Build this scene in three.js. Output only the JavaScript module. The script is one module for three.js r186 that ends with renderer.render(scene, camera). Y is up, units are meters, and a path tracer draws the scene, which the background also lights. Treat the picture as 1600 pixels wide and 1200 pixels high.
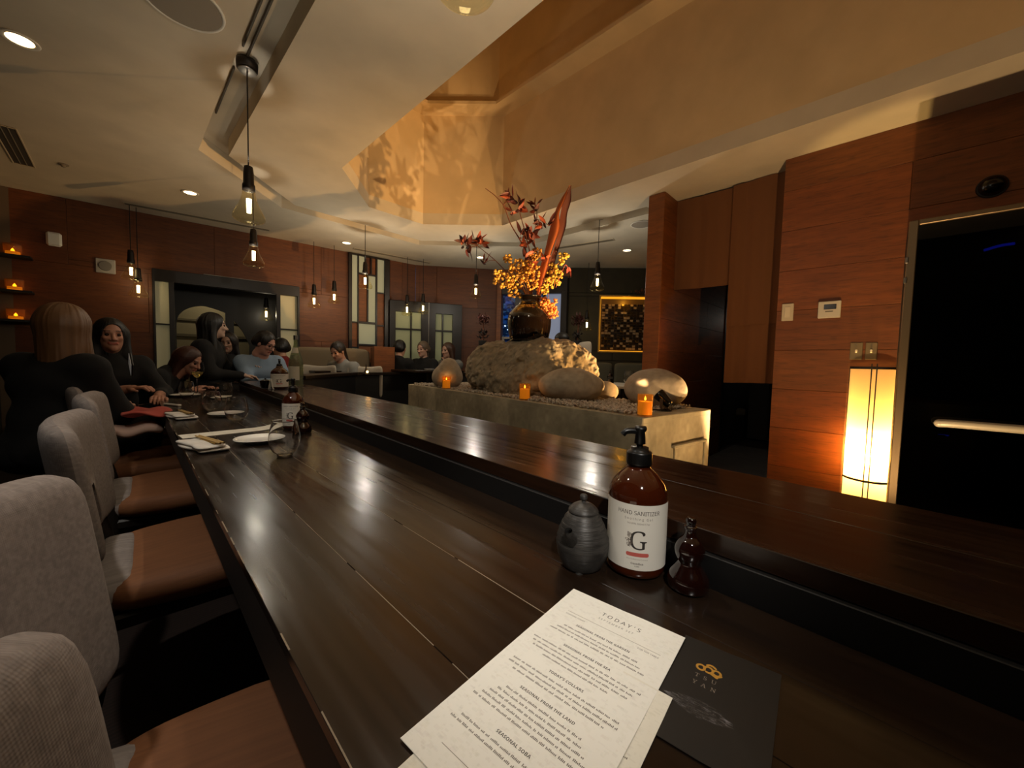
import * as THREE from 'three';
import { mergeGeometries, mergeVertices } from 'three/addons/utils/BufferGeometryUtils.js';
import { RectAreaLightUniformsLib } from 'three/addons/lights/RectAreaLightUniformsLib.js';

// ---------- camera, sky, exposure ----------
RectAreaLightUniformsLib.init();
const scene = new THREE.Scene();
scene.background = new THREE.Color(0x23415f);            // dusk outside the window
const camera = new THREE.PerspectiveCamera(90, 1600 / 1200, 0.05, 60);
const EYE = new THREE.Vector3(0, 1.05, 0), RAD = Math.PI / 180;
camera.position.copy(EYE);
camera.rotation.set(-3.15 * RAD, -45.7 * RAD, 1.37 * RAD, 'YXZ');
camera.updateMatrixWorld(true);
const renderer = new THREE.WebGLRenderer({ antialias: true });
renderer.toneMapping = THREE.LinearToneMapping;
renderer.toneMappingExposure = 1.0;
renderer.shadowMap.enabled = true;
const WARM = new THREE.Color(1, 0.91, 0.76), CLEAN = new THREE.Color(1, 0.95, 0.87), AMBER = new THREE.Color(1, 0.64, 0.30), PAPER = new THREE.Color(1, 0.62, 0.20);
const I_PENDANT = 0.42, I_LOW = 0.014, I_HALO = 0.35, I_DOWN = 0.04, I_MENU = 0.3, I_BACK = 12.5, I_CHAIR = 1.5, I_STOOL = 3.4, I_UP = 12, I_BEAM = 36, I_FLOOR = 34, I_WASH = 8.5, I_SCONCE = 4.6;

// ---------- helpers ----------
const V3 = (x, y, z) => new THREE.Vector3(x, y, z);
let _s = 12345;
const rnd = () => { _s = (_s + 0x6d2b79f5) | 0; let t = Math.imul(_s ^ (_s >>> 15), 1 | _s); t = (t + Math.imul(t ^ (t >>> 7), 61 | t)) ^ t; return ((t ^ (t >>> 14)) >>> 0) / 4294967296; };
const rr = (a, b) => a + (b - a) * rnd();
const h3 = (x, y, z) => { let n = Math.imul(x, 374761393) + Math.imul(y, 668265263) + Math.imul(z, 2147483647 ^ 0x5bd1e995); n = Math.imul(n ^ (n >>> 13), 1274126177); return ((n ^ (n >>> 16)) >>> 0) / 4294967296; };
const sm = (t) => t * t * (3 - 2 * t), mix = (a, b, t) => a + (b - a) * t;
function noise3(x, y, z) {
  const i = Math.floor(x), j = Math.floor(y), k = Math.floor(z), u = sm(x - i), v = sm(y - j), w = sm(z - k);
  return mix(mix(mix(h3(i, j, k), h3(i + 1, j, k), u), mix(h3(i, j + 1, k), h3(i + 1, j + 1, k), u), v), mix(mix(h3(i, j, k + 1), h3(i + 1, j, k + 1), u), mix(h3(i, j + 1, k + 1), h3(i + 1, j + 1, k + 1), u), v), w);
}
const fbm3 = (x, y, z, o = 4) => { let s = 0, a = 0.5, n = 0; for (let i = 0; i < o; i++) { s += a * noise3(x, y, z); n += a; a *= 0.5; x *= 2.03; y *= 2.03; z *= 2.03; } return s / n; };
const md = (a, n) => ((a % n) + n) % n;
function noiseP(x, y, px, py, seed) { const i = Math.floor(x), j = Math.floor(y), u = sm(x - i), v = sm(y - j), H = (a, b) => h3(md(a, px), md(b, py), seed); return mix(mix(H(i, j), H(i + 1, j), u), mix(H(i, j + 1), H(i + 1, j + 1), u), v); }
function fbmP(u, v, fx, fy, o, seed) { let s = 0, a = 0.5, n = 0; for (let i = 0; i < o; i++) { s += a * noiseP(u * fx, v * fy, fx, fy, seed + i); n += a; a *= 0.5; fx *= 2; fy *= 2; } return s / n; }
function dataTex(w, h, f, srgb = true, rep = 1) {       // f(u, v) -> [r, g, b] 0..255
  const d = new Uint8Array(w * h * 4);
  for (let y = 0; y < h; y++) for (let x = 0; x < w; x++) { const c = f((x + 0.5) / w, (y + 0.5) / h), o = (y * w + x) * 4; d[o] = Math.max(0, Math.min(255, c[0])); d[o + 1] = Math.max(0, Math.min(255, c[1])); d[o + 2] = Math.max(0, Math.min(255, c[2])); d[o + 3] = 255; }
  const t = new THREE.DataTexture(d, w, h); t.wrapS = t.wrapT = THREE.RepeatWrapping; t.magFilter = THREE.LinearFilter; t.repeat.set(rep, rep);
  if (srgb) t.colorSpace = THREE.SRGBColorSpace; t.needsUpdate = true; return t;
}
const lerpC = (a, b, t) => [mix(a[0], b[0], t), mix(a[1], b[1], t), mix(a[2], b[2], t)];
const grey = (v) => [v * 255, v * 255, v * 255];
function canvasTex(w, h, draw) { const c = document.createElement('canvas'); c.width = w; c.height = h; draw(c.getContext('2d'), w, h); const t = new THREE.CanvasTexture(c); t.colorSpace = THREE.SRGBColorSpace; return t; }
const std = (o) => new THREE.MeshStandardMaterial({ roughness: 0.7, ...o });
const phys = (o) => new THREE.MeshPhysicalMaterial({ roughness: 0.5, ...o });

const used = new Map();
function numbered(n) { const k = used.get(n) ?? 0; used.set(n, k + 1); return k ? n + '_' + String(k).padStart(3, '0') : n; }
function tag(o, label, category, group, kind) { if (label) o.userData.label = label; if (category) o.userData.category = category; if (group) o.userData.group = group; if (kind) o.userData.kind = kind; return o; }
function thing(name, label, category, p = [0, 0, 0], turn = 0, group) { const o = new THREE.Group(); o.name = numbered(name); o.position.set(...p); o.rotation.y = turn; scene.add(o); return tag(o, label, category, group); }
function obj(name, g, m, parent = scene) {
  if (Array.isArray(g)) g = merge(g);
  const o = new THREE.Mesh(g, m); o.name = parent === scene ? numbered(name) : childName(name, parent); o.castShadow = o.receiveShadow = true; parent.add(o); return o;
}
function childName(name, parent) { const c = parent.userData; c.__n ??= {}; const k = c.__n[name] ?? 0; c.__n[name] = k + 1; return k ? name + '_' + String(k).padStart(3, '0') : name; }
function single(name, g, m, label, category, group) { return tag(obj(name, g, m), label, category, group); }
function struct(name, g, m, parent) { const o = obj(name, g, m, parent); if (!parent) o.userData.kind = 'structure'; return o; }
function structGroup(name) { const o = new THREE.Group(); o.name = numbered(name); o.userData.kind = 'structure'; scene.add(o); return o; }
function merge(list) { return mergeGeometries(list.map((g) => { g = g.index ? g.toNonIndexed() : g.clone(); for (const k of Object.keys(g.attributes)) if (!['position', 'normal', 'uv'].includes(k)) g.deleteAttribute(k); if (!g.attributes.uv) g.setAttribute('uv', new THREE.BufferAttribute(new Float32Array(g.attributes.position.count * 2), 2)); return g; })); }
function dup(src, name, label) { const c = src.clone(); c.name = numbered(name); c.userData = { ...src.userData }; if (label) c.userData.label = label; scene.add(c); return c; }
// uv in metres by dominant normal, u along the long (grain) direction
function triUV(g, sc = 1, ox = 0, oy = 0, swap = false) {
  if (g.index) g = g.toNonIndexed();
  const p = g.attributes.position, n = g.attributes.normal, uv = new Float32Array(p.count * 2);
  for (let i = 0; i < p.count; i += 3) {
    let nx = 0, ny = 0, nz = 0; for (let k = 0; k < 3; k++) { nx += n.getX(i + k); ny += n.getY(i + k); nz += n.getZ(i + k); }
    nx = Math.abs(nx); ny = Math.abs(ny); nz = Math.abs(nz);
    for (let k = 0; k < 3; k++) {
      const x = p.getX(i + k), y = p.getY(i + k), z = p.getZ(i + k); let u, v;
      if (ny >= nx && ny >= nz) { u = z; v = x; } else if (nx >= nz) { u = z; v = y; } else { u = x; v = y; }
      if (swap) [u, v] = [v, u];
      uv[(i + k) * 2] = u * sc + ox; uv[(i + k) * 2 + 1] = v * sc + oy;
    }
  }
  g.setAttribute('uv', new THREE.BufferAttribute(uv, 2)); return g;
}
// box with chamfered edges, centred at (x, y, z)
function cbox(w, h, d, c = 0.004, x = 0, y = 0, z = 0) {
  c = Math.min(c, w * 0.45, h * 0.45, d * 0.45);
  const a = [w / 2, h / 2, d / 2], pos = [], P = (s, k) => { const q = [0, 0, 0]; for (let i = 0; i < 3; i++) q[i] = s[i] * (a[i] - (i === k ? 0 : c)); return q; };
  const tri = (A, B, C) => { const ux = B[0] - A[0], uy = B[1] - A[1], uz = B[2] - A[2], vx = C[0] - A[0], vy = C[1] - A[1], vz = C[2] - A[2]; const nx = uy * vz - uz * vy, ny = uz * vx - ux * vz, nz = ux * vy - uy * vx; if (nx * (A[0] + B[0] + C[0]) + ny * (A[1] + B[1] + C[1]) + nz * (A[2] + B[2] + C[2]) < 0) pos.push(...A, ...C, ...B); else pos.push(...A, ...B, ...C); };
  for (let k = 0; k < 3; k++) { const i = (k + 1) % 3, j = (k + 2) % 3; for (const s of [-1, 1]) { const q = (p, r) => { const t = [0, 0, 0]; t[k] = s; t[i] = p; t[j] = r; return P(t, k); }; tri(q(-1, -1), q(1, -1), q(1, 1)); tri(q(-1, -1), q(1, 1), q(-1, 1)); } }
  for (let k = 0; k < 3; k++) { const i = (k + 1) % 3, j = (k + 2) % 3; for (const p of [-1, 1]) for (const r of [-1, 1]) { const q = (e, face) => { const t = [0, 0, 0]; t[k] = e; t[i] = p; t[j] = r; return P(t, face); }; const A = q(-1, i), B = q(1, i), C = q(1, j), D = q(-1, j); tri(A, B, C); tri(A, C, D); } }
  for (const s of [-1, 1]) for (const t of [-1, 1]) for (const u of [-1, 1]) tri(P([s, t, u], 0), P([s, t, u], 1), P([s, t, u], 2));
  const g = new THREE.BufferGeometry(); g.setAttribute('position', new THREE.Float32BufferAttribute(pos, 3)); g.computeVertexNormals(); g.translate(x, y, z); return triUV(g);
}
const bx = (x0, x1, y0, y1, z0, z1, c = 0.002) => cbox(x1 - x0, y1 - y0, z1 - z0, c, (x0 + x1) / 2, (y0 + y1) / 2, (z0 + z1) / 2);
function prism(plan, y0, y1, c = 0.0012) { const g = new THREE.ExtrudeGeometry(new THREE.Shape(plan.map((p) => new THREE.Vector2(p[0], p[1]))), { depth: y1 - y0 - 2 * c, bevelEnabled: true, bevelThickness: c, bevelSize: c, bevelOffset: -c, bevelSegments: 1 }); g.rotateX(Math.PI / 2); g.translate(0, y1 - c, 0); return g; }
function lathe(pts, seg = 40) { return new THREE.LatheGeometry(pts.map((p) => new THREE.Vector2(p[0], p[1])), seg); }
function latheS(pts, seg = 40, n = 60) { const c = new THREE.SplineCurve(pts.map((p) => new THREE.Vector2(p[0], p[1]))); return new THREE.LatheGeometry(c.getPoints(n).map((p) => new THREE.Vector2(Math.max(0, p.x), p.y)), seg); }
function cyl(r0, r1, h, x = 0, y = 0, z = 0, seg = 24) { return new THREE.CylinderGeometry(r1, r0, h, seg).translate(x, y + h / 2, z); }
function tube(pts, r, seg = 24, rad = 6, closed = false) { return new THREE.TubeGeometry(new THREE.CatmullRomCurve3(pts.map((p) => p.isVector3 ? p : V3(...p)), closed), seg, r, rad, closed); }
function taper(pts, r0, r1, seg = 24, rad = 6) { const c = new THREE.CatmullRomCurve3(pts.map((p) => p.isVector3 ? p : V3(...p))), g = new THREE.TubeGeometry(c, seg, 1, rad), p = g.attributes.position, C = V3(); for (let i = 0; i <= seg; i++) { c.getPointAt(i / seg, C); const r = mix(r0, r1, i / seg); for (let j = 0; j <= rad; j++) { const k = i * (rad + 1) + j; p.setXYZ(k, C.x + (p.getX(k) - C.x) * r, C.y + (p.getY(k) - C.y) * r, C.z + (p.getZ(k) - C.z) * r); } } return g; }
function bar(a, b, w, h, c = 0.003) { // box beam from a to b (horizontal or vertical), w sideways, h thick
  const A = V3(...a), B = V3(...b), L = A.distanceTo(B), g = cbox(w, h, L, c); const m = new THREE.Matrix4().lookAt(A, B, Math.abs(B.y - A.y) > 0.9 * L ? V3(1, 0, 0) : V3(0, 1, 0)); g.applyMatrix4(m); g.translate((A.x + B.x) / 2, (A.y + B.y) / 2, (A.z + B.z) / 2); return g; }
// cushion: rounded rectangle w x h, thick t in local z, optional bend (edges forward) and hole
function slab(w, h, t, o = {}) {
  const nx = o.nx ?? 24, ny = o.ny ?? 18, n = o.n ?? 9, e = o.e ?? 14, pos = [], uv = [], idx = [], hole = o.hole, dome = o.dome ?? 0;
  for (const side of [1, -1]) for (let j = 0; j <= ny; j++) for (let i = 0; i <= nx; i++) {
    const ea = (q) => Math.sign(q) * (1 - Math.pow(1 - Math.abs(q), 1.6)), s = ea(i / nx * 2 - 1), v = ea(j / ny * 2 - 1), q = Math.max(Math.abs(s), Math.abs(v)), rs = Math.pow(Math.pow(Math.abs(s), n) + Math.pow(Math.abs(v), n), 1 / n) || 1, k = q / rs || 1;
    const x = s * k * w / 2, y = v * k * h / 2; let z = side * t / 2 * Math.sqrt(Math.max(0, 1 - Math.pow(q, e)));
    if (dome && side > 0) z += dome * (1 - s * s) * (1 - v * v);
    const p = o.warp ? o.warp(x, y, z) : [x, y, z]; pos.push(...p); uv.push(x, y);
  }
  const N = (nx + 1) * (ny + 1), id = (sd, i, j) => sd * N + j * (nx + 1) + i, inH = (i, j) => hole && i >= hole[0] && i < hole[1] && j >= hole[2] && j < hole[3];
  for (let j = 0; j < ny; j++) for (let i = 0; i < nx; i++) { if (inH(i, j)) continue; idx.push(id(0, i, j), id(0, i + 1, j), id(0, i + 1, j + 1), id(0, i, j), id(0, i + 1, j + 1), id(0, i, j + 1)); idx.push(id(1, i, j), id(1, i + 1, j + 1), id(1, i + 1, j), id(1, i, j), id(1, i, j + 1), id(1, i + 1, j + 1)); }
  if (hole) { const [a, b, c, d] = hole, wall = (i0, j0, i1, j1) => idx.push(id(0, i0, j0), id(1, i0, j0), id(1, i1, j1), id(0, i0, j0), id(1, i1, j1), id(0, i1, j1)); for (let i = a; i < b; i++) { wall(i, c, i + 1, c); wall(i + 1, d, i, d); } for (let j = c; j < d; j++) { wall(a, j + 1, a, j); wall(b, j, b, j + 1); } }
  let g = new THREE.BufferGeometry(); g.setAttribute('position', new THREE.Float32BufferAttribute(pos, 3)); g.setAttribute('uv', new THREE.Float32BufferAttribute(uv, 2)); g.setIndex(idx);
  if (!hole) { g.deleteAttribute('uv'); g = mergeVertices(g, 1e-5); const p = g.attributes.position, u2 = new Float32Array(p.count * 2); for (let i = 0; i < p.count; i++) { u2[i * 2] = p.getX(i); u2[i * 2 + 1] = o.flat ? p.getZ(i) : p.getY(i); } g.setAttribute('uv', new THREE.BufferAttribute(u2, 2)); }
  g.computeVertexNormals(); return g;
}
// pixels of the 1600 x 1200 view to points on planes of the room (used only to work out positions)
const ray = (px, py) => V3((px - 800) / 600, -(py - 600) / 600, -1).applyQuaternion(camera.quaternion);
const onY = (px, py, y) => { const d = ray(px, py); return EYE.clone().addScaledVector(d, (y - EYE.y) / d.y); };
const onPl = (px, py, p0, n) => { const d = ray(px, py); return EYE.clone().addScaledVector(d, (V3(...p0).sub(EYE).dot(V3(...n))) / d.dot(V3(...n))); };
const atD = (px, py, d) => EYE.clone().addScaledVector(ray(px, py), d);
// surface nets over a distance field
function mesher(f, lo, hi, cell, colorOf) {
  const nx = Math.ceil((hi[0] - lo[0]) / cell) + 1, ny = Math.ceil((hi[1] - lo[1]) / cell) + 1, nz = Math.ceil((hi[2] - lo[2]) / cell) + 1, val = new Float32Array(nx * ny * nz), vid = new Int32Array(nx * ny * nz).fill(-1), pos = [], idx = [];
  const I = (i, j, k) => (k * ny + j) * nx + i;
  for (let k = 0; k < nz; k++) for (let j = 0; j < ny; j++) for (let i = 0; i < nx; i++) val[I(i, j, k)] = f(lo[0] + i * cell, lo[1] + j * cell, lo[2] + k * cell);
  const E = [[0, 1], [0, 2], [0, 4], [1, 3], [1, 5], [2, 3], [2, 6], [3, 7], [4, 5], [4, 6], [5, 7], [6, 7]], v = new Array(8);
  for (let k = 0; k < nz - 1; k++) for (let j = 0; j < ny - 1; j++) for (let i = 0; i < nx - 1; i++) {
    let m = 0; for (let c = 0; c < 8; c++) { v[c] = val[I(i + (c & 1), j + (c >> 1 & 1), k + (c >> 2))]; if (v[c] < 0) m |= 1 << c; }
    if (m === 0 || m === 255) continue;
    let x = 0, y = 0, z = 0, n = 0;
    for (const [a, b] of E) if ((v[a] < 0) !== (v[b] < 0)) { const t = v[a] / (v[a] - v[b]); x += mix(a & 1, b & 1, t); y += mix(a >> 1 & 1, b >> 1 & 1, t); z += mix(a >> 2, b >> 2, t); n++; }
    vid[I(i, j, k)] = pos.length / 3; pos.push(lo[0] + (i + x / n) * cell, lo[1] + (j + y / n) * cell, lo[2] + (k + z / n) * cell);
  }
  const quad = (a, b, c, d, flip) => { if (a < 0 || b < 0 || c < 0 || d < 0) return; if (flip) idx.push(a, c, b, a, d, c); else idx.push(a, b, c, a, c, d); };
  for (let k = 1; k < nz - 1; k++) for (let j = 1; j < ny - 1; j++) for (let i = 1; i < nx - 1; i++) {
    const s = val[I(i, j, k)] < 0;
    if (s !== val[I(i + 1, j, k)] < 0) quad(vid[I(i, j - 1, k - 1)], vid[I(i, j, k - 1)], vid[I(i, j, k)], vid[I(i, j - 1, k)], !s);
    if (s !== val[I(i, j + 1, k)] < 0) quad(vid[I(i - 1, j, k - 1)], vid[I(i - 1, j, k)], vid[I(i, j, k)], vid[I(i, j, k - 1)], !s);
    if (s !== val[I(i, j, k + 1)] < 0) quad(vid[I(i - 1, j - 1, k)], vid[I(i, j - 1, k)], vid[I(i, j, k)], vid[I(i - 1, j, k)], !s);
  }
  const g = new THREE.BufferGeometry(), nor = new Float32Array(pos.length), e = cell * 0.5;
  for (let i = 0; i < pos.length; i += 3) { const x = pos[i], y = pos[i + 1], z = pos[i + 2]; let a = f(x + e, y, z) - f(x - e, y, z), b = f(x, y + e, z) - f(x, y - e, z), c = f(x, y, z + e) - f(x, y, z - e); const l = Math.hypot(a, b, c) || 1; nor[i] = a / l; nor[i + 1] = b / l; nor[i + 2] = c / l; }
  g.setAttribute('position', new THREE.Float32BufferAttribute(pos, 3)); g.setAttribute('normal', new THREE.BufferAttribute(nor, 3)); g.setIndex(idx);
  if (colorOf) { const col = new Float32Array(pos.length); for (let i = 0; i < pos.length; i += 3) { const c = colorOf(pos[i], pos[i + 1], pos[i + 2]); col[i] = c[0]; col[i + 1] = c[1]; col[i + 2] = c[2]; } g.setAttribute('color', new THREE.BufferAttribute(col, 3)); }
  g.setAttribute('uv', new THREE.BufferAttribute(new Float32Array(pos.length / 3 * 2), 2)); return g;
}
function lamp(L, x, y, z, parent = scene) { L.position.set(x, y, z); L.castShadow = true; parent.add(L); return L; }

// ---------- materials ----------
const woodT = (a, b, c, seed, fx = 6, fy = 48) => dataTex(1024, 512, (u, v) => { const w = fbmP(u, v, fx, fy, 4, seed), l = fbmP(u, v, 2, 8, 2, seed + 20), f = fbmP(u, v, fx * 4, fy * 5, 2, seed + 40); let k = lerpC(a, b, Math.min(1, Math.max(0, (w - 0.3) * 1.9))); k = lerpC(k, c, 0.55 * Math.max(0, l - 0.45) * 2); const d = 1 - 0.22 * Math.max(0, f - 0.5) * 2; return [k[0] * d, k[1] * d, k[2] * d]; });
const wallWoodT = woodT([118, 66, 25], [138, 80, 34], [106, 57, 21], 1);
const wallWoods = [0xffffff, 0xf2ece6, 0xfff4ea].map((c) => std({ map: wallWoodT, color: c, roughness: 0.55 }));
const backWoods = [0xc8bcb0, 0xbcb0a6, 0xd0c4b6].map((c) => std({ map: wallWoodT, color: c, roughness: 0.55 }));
const darkWoodT = woodT([30, 21, 15], [42, 30, 21], [26, 18, 12], 61, 3, 40);
const streak = dataTex(1024, 1024, (u, v) => grey(0.5 * fbmP(u, v, 8, 128, 3, 90) + 0.5 * fbmP(u, v, 3, 32, 2, 95)), false);
const streakR = dataTex(1024, 1024, (u, v) => { const s = fbmP(u, v, 8, 160, 3, 130), m = fbmP(u, v, 5, 7, 3, 140); const r = 0.11 + 0.20 * s + 0.08 * (m - 0.5); return [0, r * 255, 0]; }, false);
const counterM = [0xffffff, 0xe2dcd8, 0xf4eae2].map((c) => std({ map: darkWoodT, color: c, roughness: 1, roughnessMap: streakR, bumpMap: streak, bumpScale: 0.0004 }));
const barM = std({ map: woodT([38, 22, 13], [50, 30, 17], [33, 19, 11], 161, 3, 40), roughness: 1, roughnessMap: streakR, bumpMap: streak, bumpScale: 0.00035 });
const paintT = dataTex(512, 512, (u, v) => { const n = 0.95 + 0.09 * (fbmP(u, v, 6, 6, 4, 7) - 0.5); return [208 * n, 196 * n, 174 * n]; });
const paint = std({ map: paintT, roughness: 0.95 });
const creamT = dataTex(512, 512, (u, v) => { const n = 0.95 + 0.09 * (fbmP(u, v, 6, 6, 4, 8) - 0.5); return [214 * n, 188 * n, 146 * n]; });
const cofferPaint = std({ map: creamT, roughness: 0.95 });
const black = std({ color: 0x0b0908, roughness: 0.55 }), blackGloss = std({ color: 0x080707, roughness: 0.18 }), darkPlaster = std({ color: 0x1a1510, roughness: 0.9 });
const carpet = std({ map: dataTex(512, 512, (u, v) => { const s = 0.5 + 0.5 * Math.sin(u * Math.PI * 2 * 64), n = fbmP(u, v, 64, 64, 2, 12); return lerpC([26, 17, 13], [50, 33, 25], 0.55 * s + 0.45 * n); }), roughness: 0.95 });
const tileFloor = std({ map: dataTex(256, 256, (u, v) => { const n = fbmP(u, v, 8, 8, 3, 15); return [64 + 20 * n, 58 + 18 * n, 50 + 16 * n]; }), roughness: 0.6 });
const fabricF = (a, b, seed) => dataTex(512, 512, (u, v) => { const s = 0.5 + 0.25 * (Math.sin(u * Math.PI * 2 * 90) + Math.sin(v * Math.PI * 2 * 90)), n = fbmP(u, v, 48, 48, 3, seed); return lerpC(a, b, 0.18 * s + 0.82 * n); });
const weaveB = dataTex(512, 512, (u, v) => grey(0.5 + 0.25 * (Math.sin(u * Math.PI * 2 * 110) * 1 + Math.sin(v * Math.PI * 2 * 110))), false);
const greyFab = std({ map: fabricF([116, 106, 101], [156, 145, 138], 21), roughness: 0.95, bumpMap: weaveB, bumpScale: 0.0003 });
const tanFab = std({ map: fabricF([116, 72, 42], [140, 90, 54], 22), roughness: 0.75 });
for (const m of [greyFab, tanFab]) { m.map.repeat.set(4, 4); if (m.bumpMap) m.bumpMap.repeat.set(4, 4); }
const metal = std({ color: 0x8c857c, metalness: 1, roughness: 0.32 }), steel = std({ color: 0x6e675e, metalness: 1, roughness: 0.35 }), white = std({ color: 0xd9d4c8, roughness: 0.5 }), whiteGloss = phys({ color: 0xe8e4da, roughness: 0.25, clearcoat: 0.6 });
const glassM = phys({ color: 0xffffff, roughness: 0.0, transmission: 1, thickness: 0, ior: 1.5 }), solidGlass = phys({ color: 0xffffff, roughness: 0.0, transmission: 1, thickness: 0.003, ior: 1.5 });
const bulbGlass = phys({ color: 0xfffae6, roughness: 0.0, transmission: 1, thickness: 0, ior: 1.5, emissive: 0xffe8a0, emissiveIntensity: 0.16 });
const glowM = (c, k) => std({ color: 0x000000, emissive: c, emissiveIntensity: k, roughness: 0.6 });
// ---------- room shell ----------
const CEIL = 2.56, LEDGE = 3.72;
struct('floor', bx(-2, 8.5, -0.1, 0, -7.5, 3.2), carpet);
const COF = [[1.27, 1.0], [1.27, -3.18], [1.77, -3.77], [2.39, -3.77], [2.99, -3.13], [2.99, 0.9], [2.4, 1.5], [1.8, 1.5]];
const SLOT = [[0.53, 2.2], [0.53, -3.68], [1.22, -4.38], [2.74, -4.38], [3.62, -3.44], [3.62, -1.72]];
function offsetLine(pts, d) { // offset to the left side of an open polyline
  const out = []; for (let i = 0; i < pts.length; i++) { const nrm = (a, b) => { const x = b[0] - a[0], y = b[1] - a[1], l = Math.hypot(x, y); return [-y / l, x / l]; };
    const n1 = i > 0 ? nrm(pts[i - 1], pts[i]) : null, n2 = i < pts.length - 1 ? nrm(pts[i], pts[i + 1]) : null; let n; if (n1 && n2) { const s = [n1[0] + n2[0], n1[1] + n2[1]], l2 = s[0] * s[0] + s[1] * s[1]; n = [s[0] * 2 / l2, s[1] * 2 / l2]; } else n = n1 || n2; out.push([pts[i][0] + n[0] * d, pts[i][1] + n[1] * d]); } return out; }
const offsetPoly = (pts, d) => { const N = pts.length, e = [pts[N - 1], ...pts, pts[0]], o = offsetLine(e, d); return o.slice(1, N + 1); };
const slotPoly = [...offsetLine(SLOT, 0.085), ...offsetLine(SLOT, -0.085).reverse()];
const shapeOf = (pts) => new THREE.Shape(pts.map((p) => new THREE.Vector2(p[0], p[1])));
const pathOf = (pts) => new THREE.Path(pts.map((p) => new THREE.Vector2(p[0], p[1])));
function flat(shape, yTop, depth) { const g = new THREE.ExtrudeGeometry(shape, { depth, bevelEnabled: false }); g.rotateX(Math.PI / 2); g.translate(0, yTop, 0); return triUV(g); }
const cs = shapeOf([[-1.1, -6.3], [2.2, -6.0], [3.45, -5.62], [4.5, -4.75], [5.2, -3.75], [6.9, -1.75], [8.4, -1.75], [8.4, 3.2], [-1.1, 3.2]]); cs.holes.push(pathOf(COF), pathOf(slotPoly));
struct('ceiling', flat(cs, CEIL + 0.12, 0.12), paint);
const cap = shapeOf([...offsetLine(SLOT, 0.12), ...offsetLine(SLOT, -0.12).reverse()]); struct('trim_1', flat(cap, CEIL + 0.15, 0.03), paint).name = 'trim_1';
const ringShape = (outer, inner) => { const s = shapeOf(outer); s.holes.push(pathOf(inner)); return s; };
const COFo = offsetPoly(COF, -0.08), COFo2 = offsetPoly(COF, 0.08), areaBig = (a) => { let s = 0; for (let i = 0; i < a.length; i++) { const b = a[(i + 1) % a.length]; s += a[i][0] * b[1] - b[0] * a[i][1]; } return Math.abs(s); };
const COFout = areaBig(COFo) > areaBig(COF) ? COFo : COFo2, sgnIn = COFout === COFo ? 1 : -1, COFin = offsetPoly(COF, 0.20 * sgnIn), COFin2 = offsetPoly(COF, 0.14 * sgnIn);
const coffer = structGroup('ceiling_coffer');
obj('coffer_wall', flat(ringShape(COFout, COF), LEDGE, LEDGE - CEIL - 0.12), cofferPaint, coffer);
obj('coffer_ledge', flat(ringShape(COFout, COFin), LEDGE + 0.03, 0.03), cofferPaint, coffer);
obj('upper_wall', flat(ringShape(COFout, COFin2), 4.75, 4.75 - LEDGE - 0.03), cofferPaint, coffer);
obj('coffer_top', flat(shapeOf(COFout), 4.8, 0.05), cofferPaint, coffer);

// panelled wood wall: from a to b (plan), facing left of a->b when side = 1
function panelWall(name, a, b, y0, y1, rows, lens, mats, thick = 0.12, side = 1, holes = [], gap = 0.0022) {
  const g = structGroup(name), L = Math.hypot(b[0] - a[0], b[1] - a[1]); g.position.set(a[0], 0, a[1]); g.rotation.y = -Math.atan2(b[1] - a[1], b[0] - a[0]);
  // local: x along the wall, z = +side towards the room
  const cut = (x0, x1, ya, yb) => { let R = [[x0, x1, ya, yb]]; for (const h of holes) { const out = []; for (const r of R) { const X0 = Math.max(r[0], h[0]), X1 = Math.min(r[1], h[1]), Y0 = Math.max(r[2], h[2]), Y1 = Math.min(r[3], h[3]); if (X0 >= X1 || Y0 >= Y1) { out.push(r); continue; } if (r[2] < Y0) out.push([r[0], r[1], r[2], Y0]); if (Y1 < r[3]) out.push([r[0], r[1], Y1, r[3]]); if (r[0] < X0) out.push([r[0], X0, Y0, Y1]); if (X1 < r[1]) out.push([X1, r[1], Y0, Y1]); } R = out; } return R; };
  const solid = cut(0, L, y0, y1).map((r) => bx(r[0], r[1], r[2], r[3], side > 0 ? -thick : 0.014, side > 0 ? -0.014 : thick, 0.0001));
  obj('wall_core', solid, darkPlaster, g);
  const cache = {};
  for (let j = 0; j < rows.length - 1; j++) { let x = -(j % 2) * lens * 0.5; while (x < L) { const xa = Math.max(0, x), xb = Math.min(L, x + lens); if (xb - xa > 0.03) for (const r of cut(xa, xb, rows[j], rows[j + 1])) { const w = r[1] - r[0] - gap, h = r[3] - r[2] - gap; if (w < 0.02 || h < 0.02) continue; const key = [w.toFixed(3), h.toFixed(3), (j % 3)].join(); cache[key] ??= triUV(cbox(w, h, 0.014, 0.0012), 0.8, rnd(), rnd()); const o = obj('panel', cache[key], mats[Math.floor(rnd() * mats.length)], g); o.position.set((r[0] + r[1]) / 2, (r[2] + r[3]) / 2, side > 0 ? -0.007 : 0.007); } x += lens; } }
  return g;
}
const rowsR = [0, 0.335, 0.62, 0.905, 1.19, 1.475, 1.76, 2.045, 2.33, 2.56];
panelWall('wall_right', [3.4, -0.61], [3.4, 3.1], 0, 2.56, rowsR, 1.3, wallWoods, 0.14, 1);
panelWall('wall_partition', [5.2, -1.457], [3.335, -1.457], 0, 2.56, rowsR, 1.3, wallWoods, 0.1, -1);
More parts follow.
